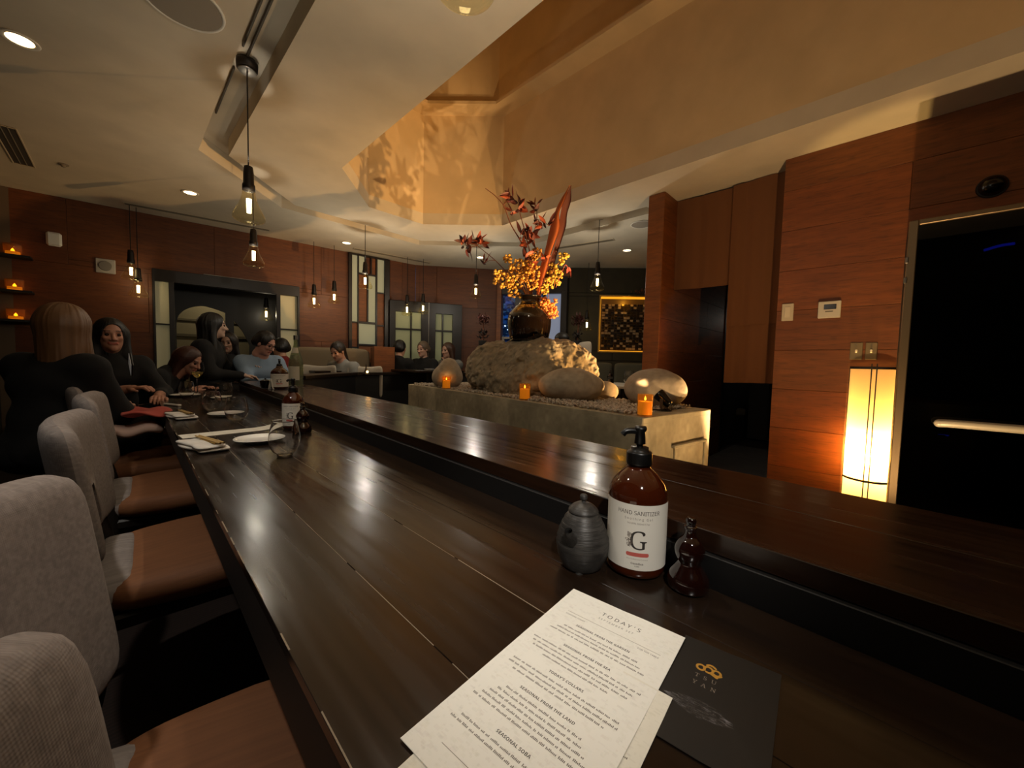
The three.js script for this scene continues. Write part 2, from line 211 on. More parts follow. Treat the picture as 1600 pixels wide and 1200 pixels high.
{ const g = structGroup('wall_end'); obj('panel', triUV(bx(3.325, 3.337, 0, 2.555, -1.60, -1.457, 0.002), 0.8), wallWoods[0], g); obj('wall_core', bx(3.337, 5.2, 0, 2.556, -1.60, -1.559, 0.001), darkPlaster, g); obj('door_jamb', bx(5.2, 5.28, 0, 2.556, -1.62, -1.45, 0.004), black, g); }
// back walls
const W0 = [-0.90, -5.926], W1 = [3.32, -5.43], W2 = [4.35, -4.62], W3 = [4.963, -3.646], W4 = [6.6, -1.75];
const uA = [(W1[0] - W0[0]), (W1[1] - W0[1])], LA = Math.hypot(...uA); uA[0] /= LA; uA[1] /= LA;
const sA = (x) => (x - W0[0]) / uA[0];                      // distance along the back wall of a plan x
const rowsB = [0, 0.64, 1.28, 1.92, 2.56];
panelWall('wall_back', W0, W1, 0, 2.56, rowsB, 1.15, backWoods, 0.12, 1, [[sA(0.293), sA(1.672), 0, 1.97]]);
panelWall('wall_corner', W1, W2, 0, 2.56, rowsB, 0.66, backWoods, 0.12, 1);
const mossT = dataTex(512, 512, (u, v) => { const n = fbmP(u, v, 12, 12, 4, 33); return [48 + 16 * n, 41 + 14 * n, 26 + 9 * n]; });
const mossM = [0xffffff, 0xf0f0ea].map((c) => std({ map: mossT, color: c, roughness: 0.85 }));
const LW = Math.hypot(W3[0] - W2[0], W3[1] - W2[1]);
panelWall('wall_window', W2, W3, 0, 2.56, [0, 1.10, 2.56], 2, wallWoods, 0.12, 1, [[0.04, LW - 0.02, 1.05, 2.40]]);
const LG = Math.hypot(W4[0] - W3[0], W4[1] - W3[1]);
panelWall('wall_far_right', W3, W4, 0, 2.56, [0, 1.12, 2.17, 2.56], 1.42, mossM, 0.3, 1, [[0.50, 1.30, 1.27, 2.12]], 0.008);
struct('wall_left', bx(-1.1, -0.78, 0, 2.6, -6.2, 3.2), darkPlaster);
struct('wall_behind', bx(-1.2, 7.5, 0, 2.6, 2.9, 3.1), darkPlaster);
{ const o = struct('wall_side', bx(-0.78, -0.44, 0, 2.56, -5.93, -5.90), std({ color: 0x5a4a3a, roughness: 0.95 })); }
struct('wall_kitchen', [bx(7.15, 7.3, 0, 2.56, -2.6, 1.0), bx(5.28, 7.2, 0, 2.56, -1.62, -1.5), bx(3.545, 7.2, 0, 2.56, -0.42, -0.3)], std({ color: 0x241d18, roughness: 0.8 }));
struct('floor_kitchen', bx(3.45, 7.15, 0, 0.012, -1.44, -0.43), tileFloor);
struct('wall_outer', [bx(6.5, 8.4, 0, 2.6, -2.2, -1.7)], darkPlaster);
// entry vestibule behind the first opening: dark box with an arched opening to a lit room
{
  const g = structGroup('vestibule'); g.position.set(W0[0], 0, W0[1]); g.rotation.y = -Math.atan2(uA[1], uA[0]);
  const a = sA(0.293), b = sA(1.672);
  const sh = shapeOf([[a - 0.1, 0], [b + 0.1, 0], [b + 0.1, 2.2], [a - 0.1, 2.2]]);
  const x0 = a + 0.15, x1 = a + 0.64, hole = new THREE.Path(); hole.moveTo(x0, 0.2); hole.lineTo(x1, 0.2); hole.lineTo(x1, 1.62); hole.quadraticCurveTo((x0 + x1) / 2 + 0.05, 1.70, (x0 + x1) / 2 - 0.02, 1.68); hole.quadraticCurveTo(x0 + 0.02, 1.64, x0, 1.45); hole.lineTo(x0, 0.2); sh.holes.push(hole);
  const h2 = new THREE.Path(), q0 = a + 0.73, q1 = a + 0.9; h2.moveTo(q0, 0.2); h2.lineTo(q1, 0.2); h2.lineTo(q1, 1.2); h2.quadraticCurveTo(q0 + 0.1, 1.42, q0, 1.52); h2.lineTo(q0, 0.2); sh.holes.push(h2);
  const w = new THREE.ExtrudeGeometry(sh, { depth: 0.06, bevelEnabled: false }); w.translate(0, 0, -0.62); obj('arch_wall', triUV(w), std({ color: 0x0d0a08, roughness: 0.5 }), g);
  obj('passage_wall', [bx(a - 0.16, a - 0.1, 0, 2.3, -1.6, -0.12), bx(b + 0.1, b + 0.16, 0, 2.3, -1.6, -0.12), bx(a - 0.16, b + 0.16, 2.2, 2.26, -1.6, -0.12)], darkPlaster, g);
  obj('far_room_wall', bx(a - 0.1, b + 0.1, 0, 2.2, -1.66, -1.6), std({ color: 0x9a8a62, roughness: 0.9 }), g);
  obj('far_room_band', [bx(a - 0.1, b + 0.1, 1.32, 1.36, -1.6, -1.57), bx(a - 0.1, b + 0.1, 1.55, 1.58, -1.6, -1.57)], std({ color: 0x6a5c3c }), g);
  const wp = new THREE.Group(); lamp(new THREE.PointLight(WARM, 0.42), a + 0.55, 2.02, -1.15, g);
}
const blackWood = std({ map: woodT([20, 12, 9], [30, 19, 13], [14, 9, 7], 210), roughness: 0.4 });
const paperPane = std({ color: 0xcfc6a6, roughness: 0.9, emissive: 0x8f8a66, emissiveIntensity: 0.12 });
{ // first black framed opening with frosted side panes
  const g = structGroup('door_1'); g.position.set(W0[0], 0, W0[1]); g.rotation.y = -Math.atan2(uA[1], uA[0]);
  const a = sA(0.293), b = sA(1.672), fr = (x0, x1, y0, y1, z0 = -0.06, z1 = 0.02) => bx(x0, x1, y0, y1, z0, z1, 0.003);
  obj('door_frame', [fr(a - 0.02, b + 0.02, 1.855, 1.985), fr(a + 0.115, a + 0.16, 0, 1.86), fr(b - 0.245, b - 0.20, 0, 1.86), fr(a - 0.02, a, 0, 1.86), fr(b - 0.005, b + 0.02, 0, 1.86), fr(a, a + 0.115, 1.38, 1.395, -0.05, 0.0), fr(a, a + 0.115, 0.62, 0.635, -0.05, 0.0), fr(b - 0.2, b, 1.41, 1.425, -0.05, 0.0), fr(b - 0.2, b, 0.3, 0.6, -0.05, 0.0)], blackWood, g);
  for (const [x0, x1, y0, y1] of [[a, a + 0.115, 1.395, 1.855], [a, a + 0.115, 0.635, 1.38], [a, a + 0.115, 0.02, 0.62], [b - 0.2, b - 0.005, 1.425, 1.855], [b - 0.2, b - 0.005, 0.6, 1.41]]) obj('pane', bx(x0, x1, y0, y1, -0.045, -0.035, 0.0005), paperPane, g);
  obj('door_track', fr(a + 0.42, b - 0.28, 1.985, 1.995, 0, 0.022), metal, g);
}
{ // tall lattice screen between the doors
  const t = thing('lattice_screen', 'tall dark lattice screen of uneven pale panes beside the double doors', 'screen', [W0[0] + uA[0] * sA(2.30), 0.95, W0[1] + uA[1] * sA(2.30)], -Math.atan2(uA[1], uA[0]));
  const w = 0.57, h = 1.60, f = (x0, x1, y0, y1, d = 0.035) => bx(x0, x1, y0, y1, 0.006, d, 0.002);
  obj('frame', [f(0, 0.045, -0.03, h, 0.05), f(w - 0.055, w + 0.02, 0, h, 0.05), f(0, w, 0, 0.055, 0.05), f(0, w, h - 0.02, h, 0.05)], blackWood, t);
  for (const [x0, x1, y0, y1] of [[0.125, 0.145, 0.055, h], [0.385, 0.41, 0.055, h], [0.145, 0.385, 0.30, 0.325], [0.145, 0.385, 0.62, 0.65], [0.045, 0.125, 0.62, 0.64], [0.045, 0.125, 0.26, 0.28], [0.41, 0.515, 0.60, 0.62], [0.41, 0.515, 1.08, 1.1], [0.26, 0.28, 0.65, 1.32], [0.145, 0.385, 1.32, 1.345], [0.225, 0.245, 1.345, h], [0.31, 0.33, 1.345, h]]) obj('muntin', f(x0, x1, y0, y1), blackWood, t);
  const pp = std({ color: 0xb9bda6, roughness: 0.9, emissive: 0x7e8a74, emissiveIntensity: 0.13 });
  for (const [x0, x1, y0, y1] of [[0.045, 0.125, 0.64, h - 0.02], [0.045, 0.125, 0.055, 0.26], [0.145, 0.385, 0.325, 0.62], [0.28, 0.385, 0.65, 1.32], [0.145, 0.225, 1.345, h - 0.02], [0.41, 0.515, 1.1, h - 0.02]]) obj('pane', bx(x0, x1, y0, y1, 0.008, 0.016, 0.0005), pp, t);
  for (const [x0, x1, y0, y1] of [[0.045, 0.125, 0.28, 0.62], [0.145, 0.385, 0.055, 0.30], [0.145, 0.26, 0.65, 1.32], [0.41, 0.515, 0.055, 0.60], [0.41, 0.515, 0.62, 1.08], [0.33, 0.385, 1.345, h - 0.02]]) obj('wood_infill', bx(x0, x1, y0, y1, 0.008, 0.014, 0.0005), wallWoods[0], t);
}
{ // double doors across the corner
  const g = structGroup('door_2'), A = [2.89, -5.45], B = [3.88, -4.965]; g.position.set(A[0], 0, A[1]); g.rotation.y = -Math.atan2(B[1] - A[1], B[0] - A[0]);
  const L = Math.hypot(B[0] - A[0], B[1] - A[1]), f = (x0, x1, y0, y1, d = 0.06) => bx(x0, x1, y0, y1, 0, d, 0.003);
  const m = 0.585;
  obj('door_frame', [f(0, L, 1.79, 1.95), f(0, 0.085, 0, 1.8), f(m - 0.12, m + 0.10, 0, 1.8), f(L - 0.15, L, 0, 1.8), f(0, L, 0, 0.45), bx(0, L, 1.95, 1.955, -0.3, 0.06), bx(0, 0.02, 0, 1.9, -0.2, 0), bx(L - 0.02, L, 0, 1.9, -0.2, 0)], blackWood, g);
  obj('door_edge', bx(m - 0.012, m - 0.002, 0.45, 1.95, 0.06, 0.068, 0.001), metal, g);
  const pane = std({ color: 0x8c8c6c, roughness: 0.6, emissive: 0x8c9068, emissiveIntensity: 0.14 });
  for (const [x0, x1] of [[0.085, m - 0.12], [m + 0.10, L - 0.15]]) {
    const c = x0 + (x1 - x0) * (x0 < 0.2 ? 0.6 : 0.42);
    obj('glazing_bar', [f(c - 0.012, c + 0.012, 0.45, 1.8, 0.05), f(x0, x1, 1.515, 1.54, 0.05), f(x0, x1, 0.72, 0.745, 0.05)], blackWood, g);
    for (const [p, q] of [[x0, c - 0.012], [c + 0.012, x1]]) for (const [y0, y1] of [[0.45, 0.72], [0.745, 1.515], [1.54, 1.79]]) obj('pane', bx(p, q, y0, y1, 0.012, 0.02, 0.0005), pane, g);
  }
}
{ // window onto the evening street
  const g = structGroup('window_1'); g.position.set(W2[0], 0, W2[1]); g.rotation.y = -Math.atan2(W3[1] - W2[1], W3[0] - W2[0]);
  const L = LW, f = (x0, x1, y0, y1, d = 0.03) => bx(x0, x1, y0, y1, -0.10, d, 0.003);
  obj('window_frame', [f(0.04, L - 0.02, 2.16, 2.42), f(L - 0.115, L - 0.02, 1.05, 2.2, 0.05), f(0.30, 0.40, 1.05, 2.2), f(0.74, 0.79, 1.05, 2.2), f(0.04, L, 1.05, 1.13)], blackWood, g);
  obj('window_jamb', f(0.0, 0.075, 1.05, 2.45, 0.05), wallWoods[1], g);
  obj('window_sash', [f(0.075, 0.30, 1.44, 1.475, -0.02), f(0.075, 0.12, 1.13, 1.44, -0.02)], std({ color: 0x9a948c }), g);
  for (const [x0, x1, y0, y1] of [[0.075, 0.30, 1.475, 2.16], [0.12, 0.30, 1.13, 1.44], [0.40, 0.74, 1.13, 2.16]]) obj('pane', bx(x0, x1, y0, y1, -0.06, -0.056, 0.0003), glassM, g);
  const frosted = std({ color: 0x8d9096, roughness: 0.5, emissive: 0x6d7890, emissiveIntensity: 0.7 });
  obj('pane', bx(0.79, L - 0.115, 1.13, 2.16, -0.06, -0.05, 0.0005), frosted, g);
}
{ // a street tree outside with strings of small lamps
  const t = thing('street_tree', 'dim blue evening tree with tiny white lamps outside the window', 'tree', [5.6, 0, -6.3]);
  obj('trunk', taper([[0, 0, 0], [0.05, 0.8, 0.02], [0, 1.8, 0]], 0.09, 0.05), std({ color: 0x2a2a30 }), t);
  const leaf = [], L0 = new THREE.PlaneGeometry(0.13, 0.07, 2, 1); for (let i = 0; i < 900; i++) { const a = rr(0, 6.28), r = Math.pow(rnd(), 0.4) * 0.8, h = rr(-1, 1); const g = L0.clone(); g.attributes.position.setZ(1, 0.02); g.rotateX(rr(-1.5, 1.5)); g.rotateY(rr(0, 6)); const k = Math.sqrt(1 - h * h); g.translate(Math.cos(a) * r * k, 1.9 + h * 0.85, Math.sin(a) * r * k); leaf.push(g); }
  obj('foliage', leaf, std({ color: 0x3a74a8, side: THREE.DoubleSide, roughness: 0.8 }), t).userData.kind = 'stuff';
  const dots = []; for (let i = 0; i < 26; i++) { const a = rr(0, 6.28), h = rr(-0.75, 0.15); dots.push(new THREE.IcosahedronGeometry(rr(0.008, 0.018), 0).translate(Math.cos(a) * 0.78, 1.75 + h * 0.7, Math.sin(a) * 0.78)); }
  obj('lamp_string', dots, glowM(0xcfe4ff, 3), t).userData.kind = 'stuff';
  lamp(new THREE.PointLight(0x6aa8ff, 1.2), -0.8, 2.6, 0.9, t);
}
{ // lit niche of small mirror tiles in the far right wall
  const t = structGroup('wall_niche'); t.position.set(W3[0], 0, W3[1]); t.rotation.y = -Math.atan2(W4[1] - W3[1], W4[0] - W3[0]);
  const a = 0.50, b = 1.30, y0 = 1.27, y1 = 2.12, amber = std({ color: 0xc08a30, roughness: 0.6 });
  obj('niche_lining', [bx(a - 0.02, a, y0, y1, -0.2, 0.01), bx(b, b + 0.02, y0, y1, -0.2, 0.01), bx(a - 0.02, b + 0.02, y1, y1 + 0.02, -0.2, 0.01), bx(a - 0.02, b + 0.02, y0 - 0.02, y0, -0.2, 0.01)], amber, t);
  obj('niche_back', bx(a, b, y0, y1, -0.2, -0.17), std({ color: 0x4a3a22, roughness: 0.5 }), t);
  obj('light_strip', [bx(a + 0.01, b - 0.01, y1 - 0.015, y1, -0.14, -0.02), bx(a, a + 0.012, y0, y1, -0.14, -0.04), bx(a, b, y0, y0 + 0.012, -0.14, -0.04)], glowM(0xffa722, 1.1), t);
  const mats = [std({ color: 0x77684e, metalness: 0.9, roughness: 0.12 }), std({ color: 0x14100c, roughness: 0.3 }), std({ color: 0x8a7c66, roughness: 0.35 }), std({ color: 0x3c3226, metalness: 0.6, roughness: 0.2 })];
  const tg = cbox(0.044, 0.032, 0.012, 0.002);
  for (let j = 0; j < 20; j++) for (let i = 0; i < 15; i++) { if (j > 17) continue; const m = mats[Math.floor(rnd() * 4)]; const o = obj('mirror_tile', tg, m, t); o.position.set(a + 0.075 + i * 0.0495, y0 + 0.05 + j * 0.0405, -0.16 + rr(0, 0.01)); o.rotation.set(rr(-0.05, 0.05), rr(-0.05, 0.05), 0); }
  lamp(new THREE.PointLight(0xffb030, 0.10), (a + b) / 2, y1 - 0.07, -0.06, t);
}
// ---------- ceiling fittings ----------
const cordM = std({ color: 0x17110c, roughness: 0.8 }), socketM = std({ color: 0x1c1510, roughness: 0.45, metalness: 0.4 });
const filamentM = glowM(0xffe2a0, 16);
const bulbG = latheS([[0.022, 0.178], [0.030, 0.168], [0.036, 0.14], [0.047, 0.105], [0.066, 0.065], [0.078, 0.038], [0.076, 0.018], [0.058, 0.006], [0.03, 0.002], [0.0005, 0.001]], 36, 50);
const filG = [cyl(0.011, 0.013, 0.075, 0, 0.055, 0, 12)], rimG = [tube(Array.from({ length: 24 }, (_, i) => V3(Math.cos(i / 24 * 6.2832) * 0.0225, 0.178, Math.sin(i / 24 * 6.2832) * 0.0225)), 0.002, 36, 6, true)];
const sockG = lathe([[0, 0.31], [0.012, 0.31], [0.021, 0.305], [0.025, 0.27], [0.026, 0.215], [0.031, 0.205], [0.031, 0.175], [0, 0.172]], 28);
function pendant(x, yb, z, top, label, group, I = I_PENDANT, canopy = true, haloTop = true) { // yb: bottom of the bulb
  const t = thing('pendant_lamp', label, 'pendant lamp', [x, yb, z], 0, group);
  if (canopy) { obj('canopy', [lathe([[0, top - yb], [0.05, top - yb], [0.052, top - yb - 0.012], [0.05, top - yb - 0.045], [0.012, top - yb - 0.05], [0, top - yb - 0.05]], 30)], socketM, t); obj('canopy_plate', lathe([[0, top - yb - 0.05], [0.044, top - yb - 0.05], [0.042, top - yb - 0.056], [0, top - yb - 0.056]], 30), metal, t); }
  obj('cord', cyl(0.0035, 0.0035, top - yb - 0.30, 0, 0.30, 0, 8), cordM, t);
  obj('socket', sockG, socketM, t);
  obj('bulb', bulbG, bulbGlass, t); obj('filament', filG[0], filamentM, t); obj('bulb_rim', rimG[0], metal, t);
  const L = lamp(new THREE.PointLight(WARM, I), 0, 0.09, 0, t); L.shadow.radius = 0.5;
  if (haloTop) { const s = new THREE.SpotLight(WARM, I_HALO, 0, 18 * RAD, 0.6); s.position.set(0, 0.33, 0); s.target.position.set(0, 3, 0); s.castShadow = true; s.shadow.radius = 0.5; t.add(s, s.target); }
  return t;
}
const tr = 'large clear bulbs hung from the ceiling track';
pendant(0.53, 1.80, -2.61, 2.67, 'nearest hanging clear bulb with black canopy over the counter stools', tr, I_PENDANT * 0.38);
pendant(0.80, 1.79, -3.80, 2.67, 'clear bulb hanging just behind and below the nearest pendant', tr, I_PENDANT * 0.6);
pendant(2.01, 1.86, -4.37, 2.67, 'clear bulb hanging in front of the tall lattice screen', tr, I_PENDANT * 1.7);
pendant(3.22, 1.86, -3.83, 2.67, 'clear bulb hanging left of the dried flowers near the window', tr, I_PENDANT * 1.7);
pendant(3.64, 1.85, -2.30, 2.67, 'clear bulb hanging above the amber niche left of the wooden pillar', tr, I_PENDANT * 1.7);
pendant(0.62, 1.955, -0.80, 2.67, 'clear bulb at the top edge of the picture above the bar', tr, I_PENDANT * 2.5);
const lg = 'bulbs hung low along the back wall';
pendant(0.11, 1.80, -5.60, 2.555, 'left upper bulb on a long cord beside the black doorway', lg, I_LOW, false, false);
pendant(0.16, 1.63, -5.62, 2.555, 'lower of the two bulbs left of the black doorway', lg, I_LOW, false, false);
pendant(1.80, 1.70, -5.40, 2.555, 'low bulb right of the black doorway, left of a pair', lg, I_LOW, false, false);
pendant(2.04, 1.78, -5.36, 2.555, 'low bulb left of the lattice screen, right of a pair', lg, I_LOW, false, false);
pendant(2.98, 1.70, -5.10, 2.555, 'left bulb hanging in front of the double doors', lg, I_LOW, false, false);
pendant(3.20, 1.74, -5.02, 2.555, 'right bulb hanging in front of the double doors', lg, I_LOW, false, false);
pendant(4.90, 1.55, -3.25, 2.555, 'small distant bulb right of the black vase', null, I_LOW, false, false);
{ const p = onPl(416, 487, [W0[0], 0, W0[1] - 0.35], [-uA[1], 0, uA[0]]); pendant(p.x, 1.53, p.z, 2.1, 'small bulb glowing inside the dark doorway', null, 0.06, false, false); }
// track rails in the slot
{ const t = thing('light_track', 'twin dark light track inside the ceiling slot above the stools', 'light track', [0.53, CEIL + 0.09, 0]);
  obj('rail', [bx(-0.045, -0.035, 0.012, 0.03, -3.3, -2.72), bx(-0.012, -0.002, 0.012, 0.03, -2.62, 1.0), bx(-0.045, -0.035, 0.012, 0.03, -2.5, 1.0)], std({ color: 0x4b453b, roughness: 0.5, metalness: 0.5 }), t); obj('track_body', bx(-0.06, 0.015, 0.0295, 0.0299, -3.4, 1.1, 0.0001), paint, t); }
// recessed downlights
const dlM = glowM(0xffdca0, 9);
function downlight(x, z, label, group, I = I_DOWN, ang = 48, see = true) {
  const t = thing('downlight', label, 'ceiling light', [x, CEIL, z], 0, group);
  obj('trim_ring', lathe([[0.048, 0.0], [0.062, 0.0], [0.066, -0.003], [0.062, -0.006], [0.05, -0.006], [0.044, -0.001]], 36), white, t); obj('lens', lathe([[0, -0.0035], [0.046, -0.0035], [0.046, -0.0015], [0, -0.0015]], 30), dlM, t);
  const s = new THREE.SpotLight(I > 0.5 ? CLEAN : WARM, I, 0, ang * RAD, 0.7); s.position.set(0, -0.02, 0); s.target.position.set(0, -2, 0); s.castShadow = true; s.shadow.radius = 1.5; t.add(s, s.target); return t;
}
const dg = 'recessed ceiling downlights';
downlight(-0.30, -3.10, 'large glowing recessed downlight at the far left of the ceiling', dg, I_DOWN);
downlight(0.50, -4.73, 'recessed downlight above the long ceiling vent at left', dg, I_DOWN);
downlight(2.11, -5.13, 'recessed downlight between lattice screen and left pendants', dg, I_DOWN);
downlight(3.68, -4.29, 'recessed downlight behind the red leaf branch', dg, I_DOWN);
downlight(4.69, -2.53, 'recessed downlight left of the wooden pillar', dg, I_DOWN);
downlight(0.10, -0.26, 'recessed downlight straight above the printed menus', dg, I_MENU, 19);
downlight(-0.38, -1.25, 'recessed downlight above the nearest stools', dg, I_STOOL, 50);
{ const t = downlight(-0.68, 0.95, 'added fill downlight behind the camera turned towards the bar', dg, I_BACK, 8.5); t.children.find((c) => c.isSpotLight).target.position.set(1.10, -1.72, -1.28); }  // unseen lamp added to brighten the bottle label
{ const t = downlight(0.55, 0.30, 'added fill downlight above the bar turned to the nearest stool', dg, I_CHAIR, 9.5); t.children.find((c) => c.isSpotLight).target.position.set(-0.60, -1.82, -1.02); }  // unseen lamp added to brighten the nearest chair back
// speakers, vents, sensors on the ceiling
function ceilSpeaker(x, z, r, label) { const t = thing('ceiling_speaker', label, 'speaker', [x, CEIL, z]); obj('speaker_rim', lathe([[r, 0], [r + 0.008, -0.002], [r + 0.006, -0.008], [r - 0.004, -0.008], [r - 0.006, 0]], 40), white, t); obj('grille', lathe([[0, -0.0075], [r - 0.004, -0.0065], [r - 0.004, -0.003], [0, -0.003]], 40), std({ color: 0x8c8274, roughness: 0.9 }), t); }
{ const p = onY(286, 4, CEIL), q = onY(1003, 350, CEIL); ceilSpeaker(p.x, p.z, 0.14, 'large round ceiling speaker at the top left edge'); ceilSpeaker(q.x, q.z, 0.11, 'round ceiling speaker beside the wooden pillar'); }
function vent(a, b, w, label) { const A = onY(...a, CEIL), B = onY(...b, CEIL), L = A.distanceTo(B), t = thing('ceiling_vent', label, 'air vent', [(A.x + B.x) / 2, CEIL, (A.z + B.z) / 2], -Math.atan2(B.z - A.z, B.x - A.x));
  obj('vent_frame', [bx(-L / 2, L / 2, -0.006, 0, -w / 2 - 0.01, -w / 2), bx(-L / 2, L / 2, -0.006, 0, w / 2, w / 2 + 0.01), bx(-L / 2, -L / 2 + 0.012, -0.006, 0, -w / 2, w / 2), bx(L / 2 - 0.012, L / 2, -0.006, 0, -w / 2, w / 2)], std({ color: 0xb3a48a, roughness: 0.8 }), t); obj('slot', bx(-L / 2, L / 2, -0.0035, -0.001, -w / 2, w / 2, 0.0002), std({ color: 0x3a332a, roughness: 0.9 }), t); for (const z of [-w / 6, w / 6]) obj('blade', bx(-L / 2, L / 2, -0.0055, -0.003, z - 0.003, z + 0.003, 0.0005), std({ color: 0x7c725f }), t); }
vent([192, 317], [422, 360], 0.06, 'long slot vent in the ceiling above the black doorway'); vent([552, 388], [672, 411], 0.06, 'slot vent in the ceiling above the double doors'); vent([868, 388], [960, 374], 0.06, 'slot vent in the ceiling behind the flowers');
vent([4, 195], [38, 258], 0.10, 'dark slot vent at the far left of the ceiling');
{ const p = onY(99, 257, CEIL); single('sprinkler_head', lathe([[0, -0.02], [0.012, -0.02], [0.014, -0.006], [0.03, -0.004], [0.032, 0], [0, 0]], 24).translate(p.x, CEIL, p.z), std({ color: 0x7a6e5c }), 'small round sprinkler plate on the dim left ceiling', 'sprinkler');
  const q = onPl(85, 375, [W0[0], 0, W0[1]], [-uA[1], 0, uA[0]]); single('wall_sensor', triUV(cbox(0.10, 0.13, 0.05, 0.015, q.x, q.y, q.z + 0.03)), white, 'small white wall sensor high in the far left corner', 'sensor');
  const s = onPl(165, 416, [W0[0], 0, W0[1]], [-uA[1], 0, uA[0]]), t = thing('wall_plate', 'square white plate on the wood wall left of the hanging bulbs', 'wall plate', [s.x, s.y, s.z + 0.006], -Math.atan2(uA[1], uA[0])); obj('plate', cbox(0.145, 0.145, 0.02, 0.006), std({ color: 0x9a9086 }), t); obj('dial', cyl(0.05, 0.045, 0.012, 0, 0, 0, 28).rotateX(Math.PI / 2).translate(0, 0, 0.008), std({ color: 0x6e655c }), t); }

// ---------- bar ----------
const FX = (z) => 0.106 - 0.0205 * z, BF = (z) => 0.556 - 0.050 * z, BB = (z) => 0.925 - 0.054 * z;   // counter edge, bar front edge, bar back edge
{ const g = thing('bar_counter', 'long dark stained plank counter with place settings', 'counter', [0, 0, 0]);
  const L = [FX, (z) => 0.2215 - 0.0130 * z, (z) => 0.348 - 0.012 * z, (z) => 0.452 - 0.024 * z, (z) => BF(z) - 0.008], za = -4.15, zb = 1.6, gp = 0.0002;
  for (let i = 0; i < 4; i++) obj('plank', triUV(prism([[L[i](za) + gp, za], [L[i + 1](za) - gp, za], [L[i + 1](zb) - gp, zb], [L[i](zb) + gp, zb]], 0.737, 0.75, 0.0006), 0.6, rnd(), rnd()), counterM[i % 3], g);
  const chip = []; for (const k of [0, 1, 2]) for (let z = 0.2; z < 2.6;) { const l = k ? rr(0.05, 0.32) : rr(0.01, 0.07), z1 = -z, z2 = -z - l, w = (k ? 0.00034 : 0.0006) * rr(0.6, 1.5), o = k ? 0 : 0.0012; chip.push(prism([[L[k](z1) + o - w, z1], [L[k](z2) + o - w, z2], [L[k](z2) + o + w, z2], [L[k](z1) + o + w, z1]], 0.7495, 0.7503, 0.0001)); z += l + (k ? rr(0.004, 0.05) : rr(0.02, 0.12)); }
  obj('worn_edge', chip, std({ color: 0x8a7a64, roughness: 0.7 }), g);
  obj('apron', prism([[FX(za) + 0.002, za + 0.02], [BF(za) - 0.012, za + 0.02], [BF(zb) - 0.012, zb], [FX(zb) + 0.002, zb]], 0.66, 0.7365, 0.002), black, g); obj('front_panel', prism([[BF(za) - 0.08, za + 0.05], [BF(za) - 0.02, za + 0.05], [BF(zb) - 0.02, zb], [BF(zb) - 0.08, zb]], 0, 0.645), black, g);
  const t = thing('bar_shelf', 'raised dark wooden bar top with a polished surface', 'bar top', [0, 0, 0]), zc = -4.22, zd = 1.57, MB = (z) => (BF(z) + BB(z)) / 2;
  for (const [A, B] of [[BF, MB], [MB, BB]]) obj('top_board', triUV(prism([[A(zc) + 0.0002, zc], [B(zc) - 0.0002, zc], [B(zd) - 0.0002, zd], [A(zd) + 0.0002, zd]], 0.795, 0.825, 0.0012), 0.6, rnd(), rnd()), barM, t);
  obj('riser', prism([[BF(zc) - 0.007, zc + 0.02], [BF(zc) + 0.04, zc + 0.02], [BF(zd) + 0.04, zd - 0.02], [BF(zd) - 0.007, zd - 0.02]], 0, 0.7945), black, t); obj('back_panel', prism([[BB(zc) - 0.09, zc + 0.03], [BB(zc) - 0.03, zc + 0.03], [BB(zd) - 0.03, zd - 0.02], [BB(zd) - 0.09, zd - 0.02]], 0, 0.7945), black, t);
}
{ // far counter closing the bar
  const pts = [[1.16, -3.70], [1.98, -4.50], [3.45, -4.50], [4.05, -3.5]], g = thing('back_counter', 'black counter wall with pale brown ledge behind the bar', 'counter', [0, 0, 0]);
  const ol = offsetLine(pts, 0.0), orr = offsetLine(pts, -0.2);
  obj('counter_body', flat(shapeOf([...offsetLine(pts, -0.03), ...offsetLine(pts, -0.17).reverse()]), 0.862, 0.86), black, g); obj('ledge', flat(shapeOf([...ol, ...orr.reverse()]), 0.892, 0.03), std({ map: darkWoodT, color: 0xffffff, roughness: 0.3 }), g);
}
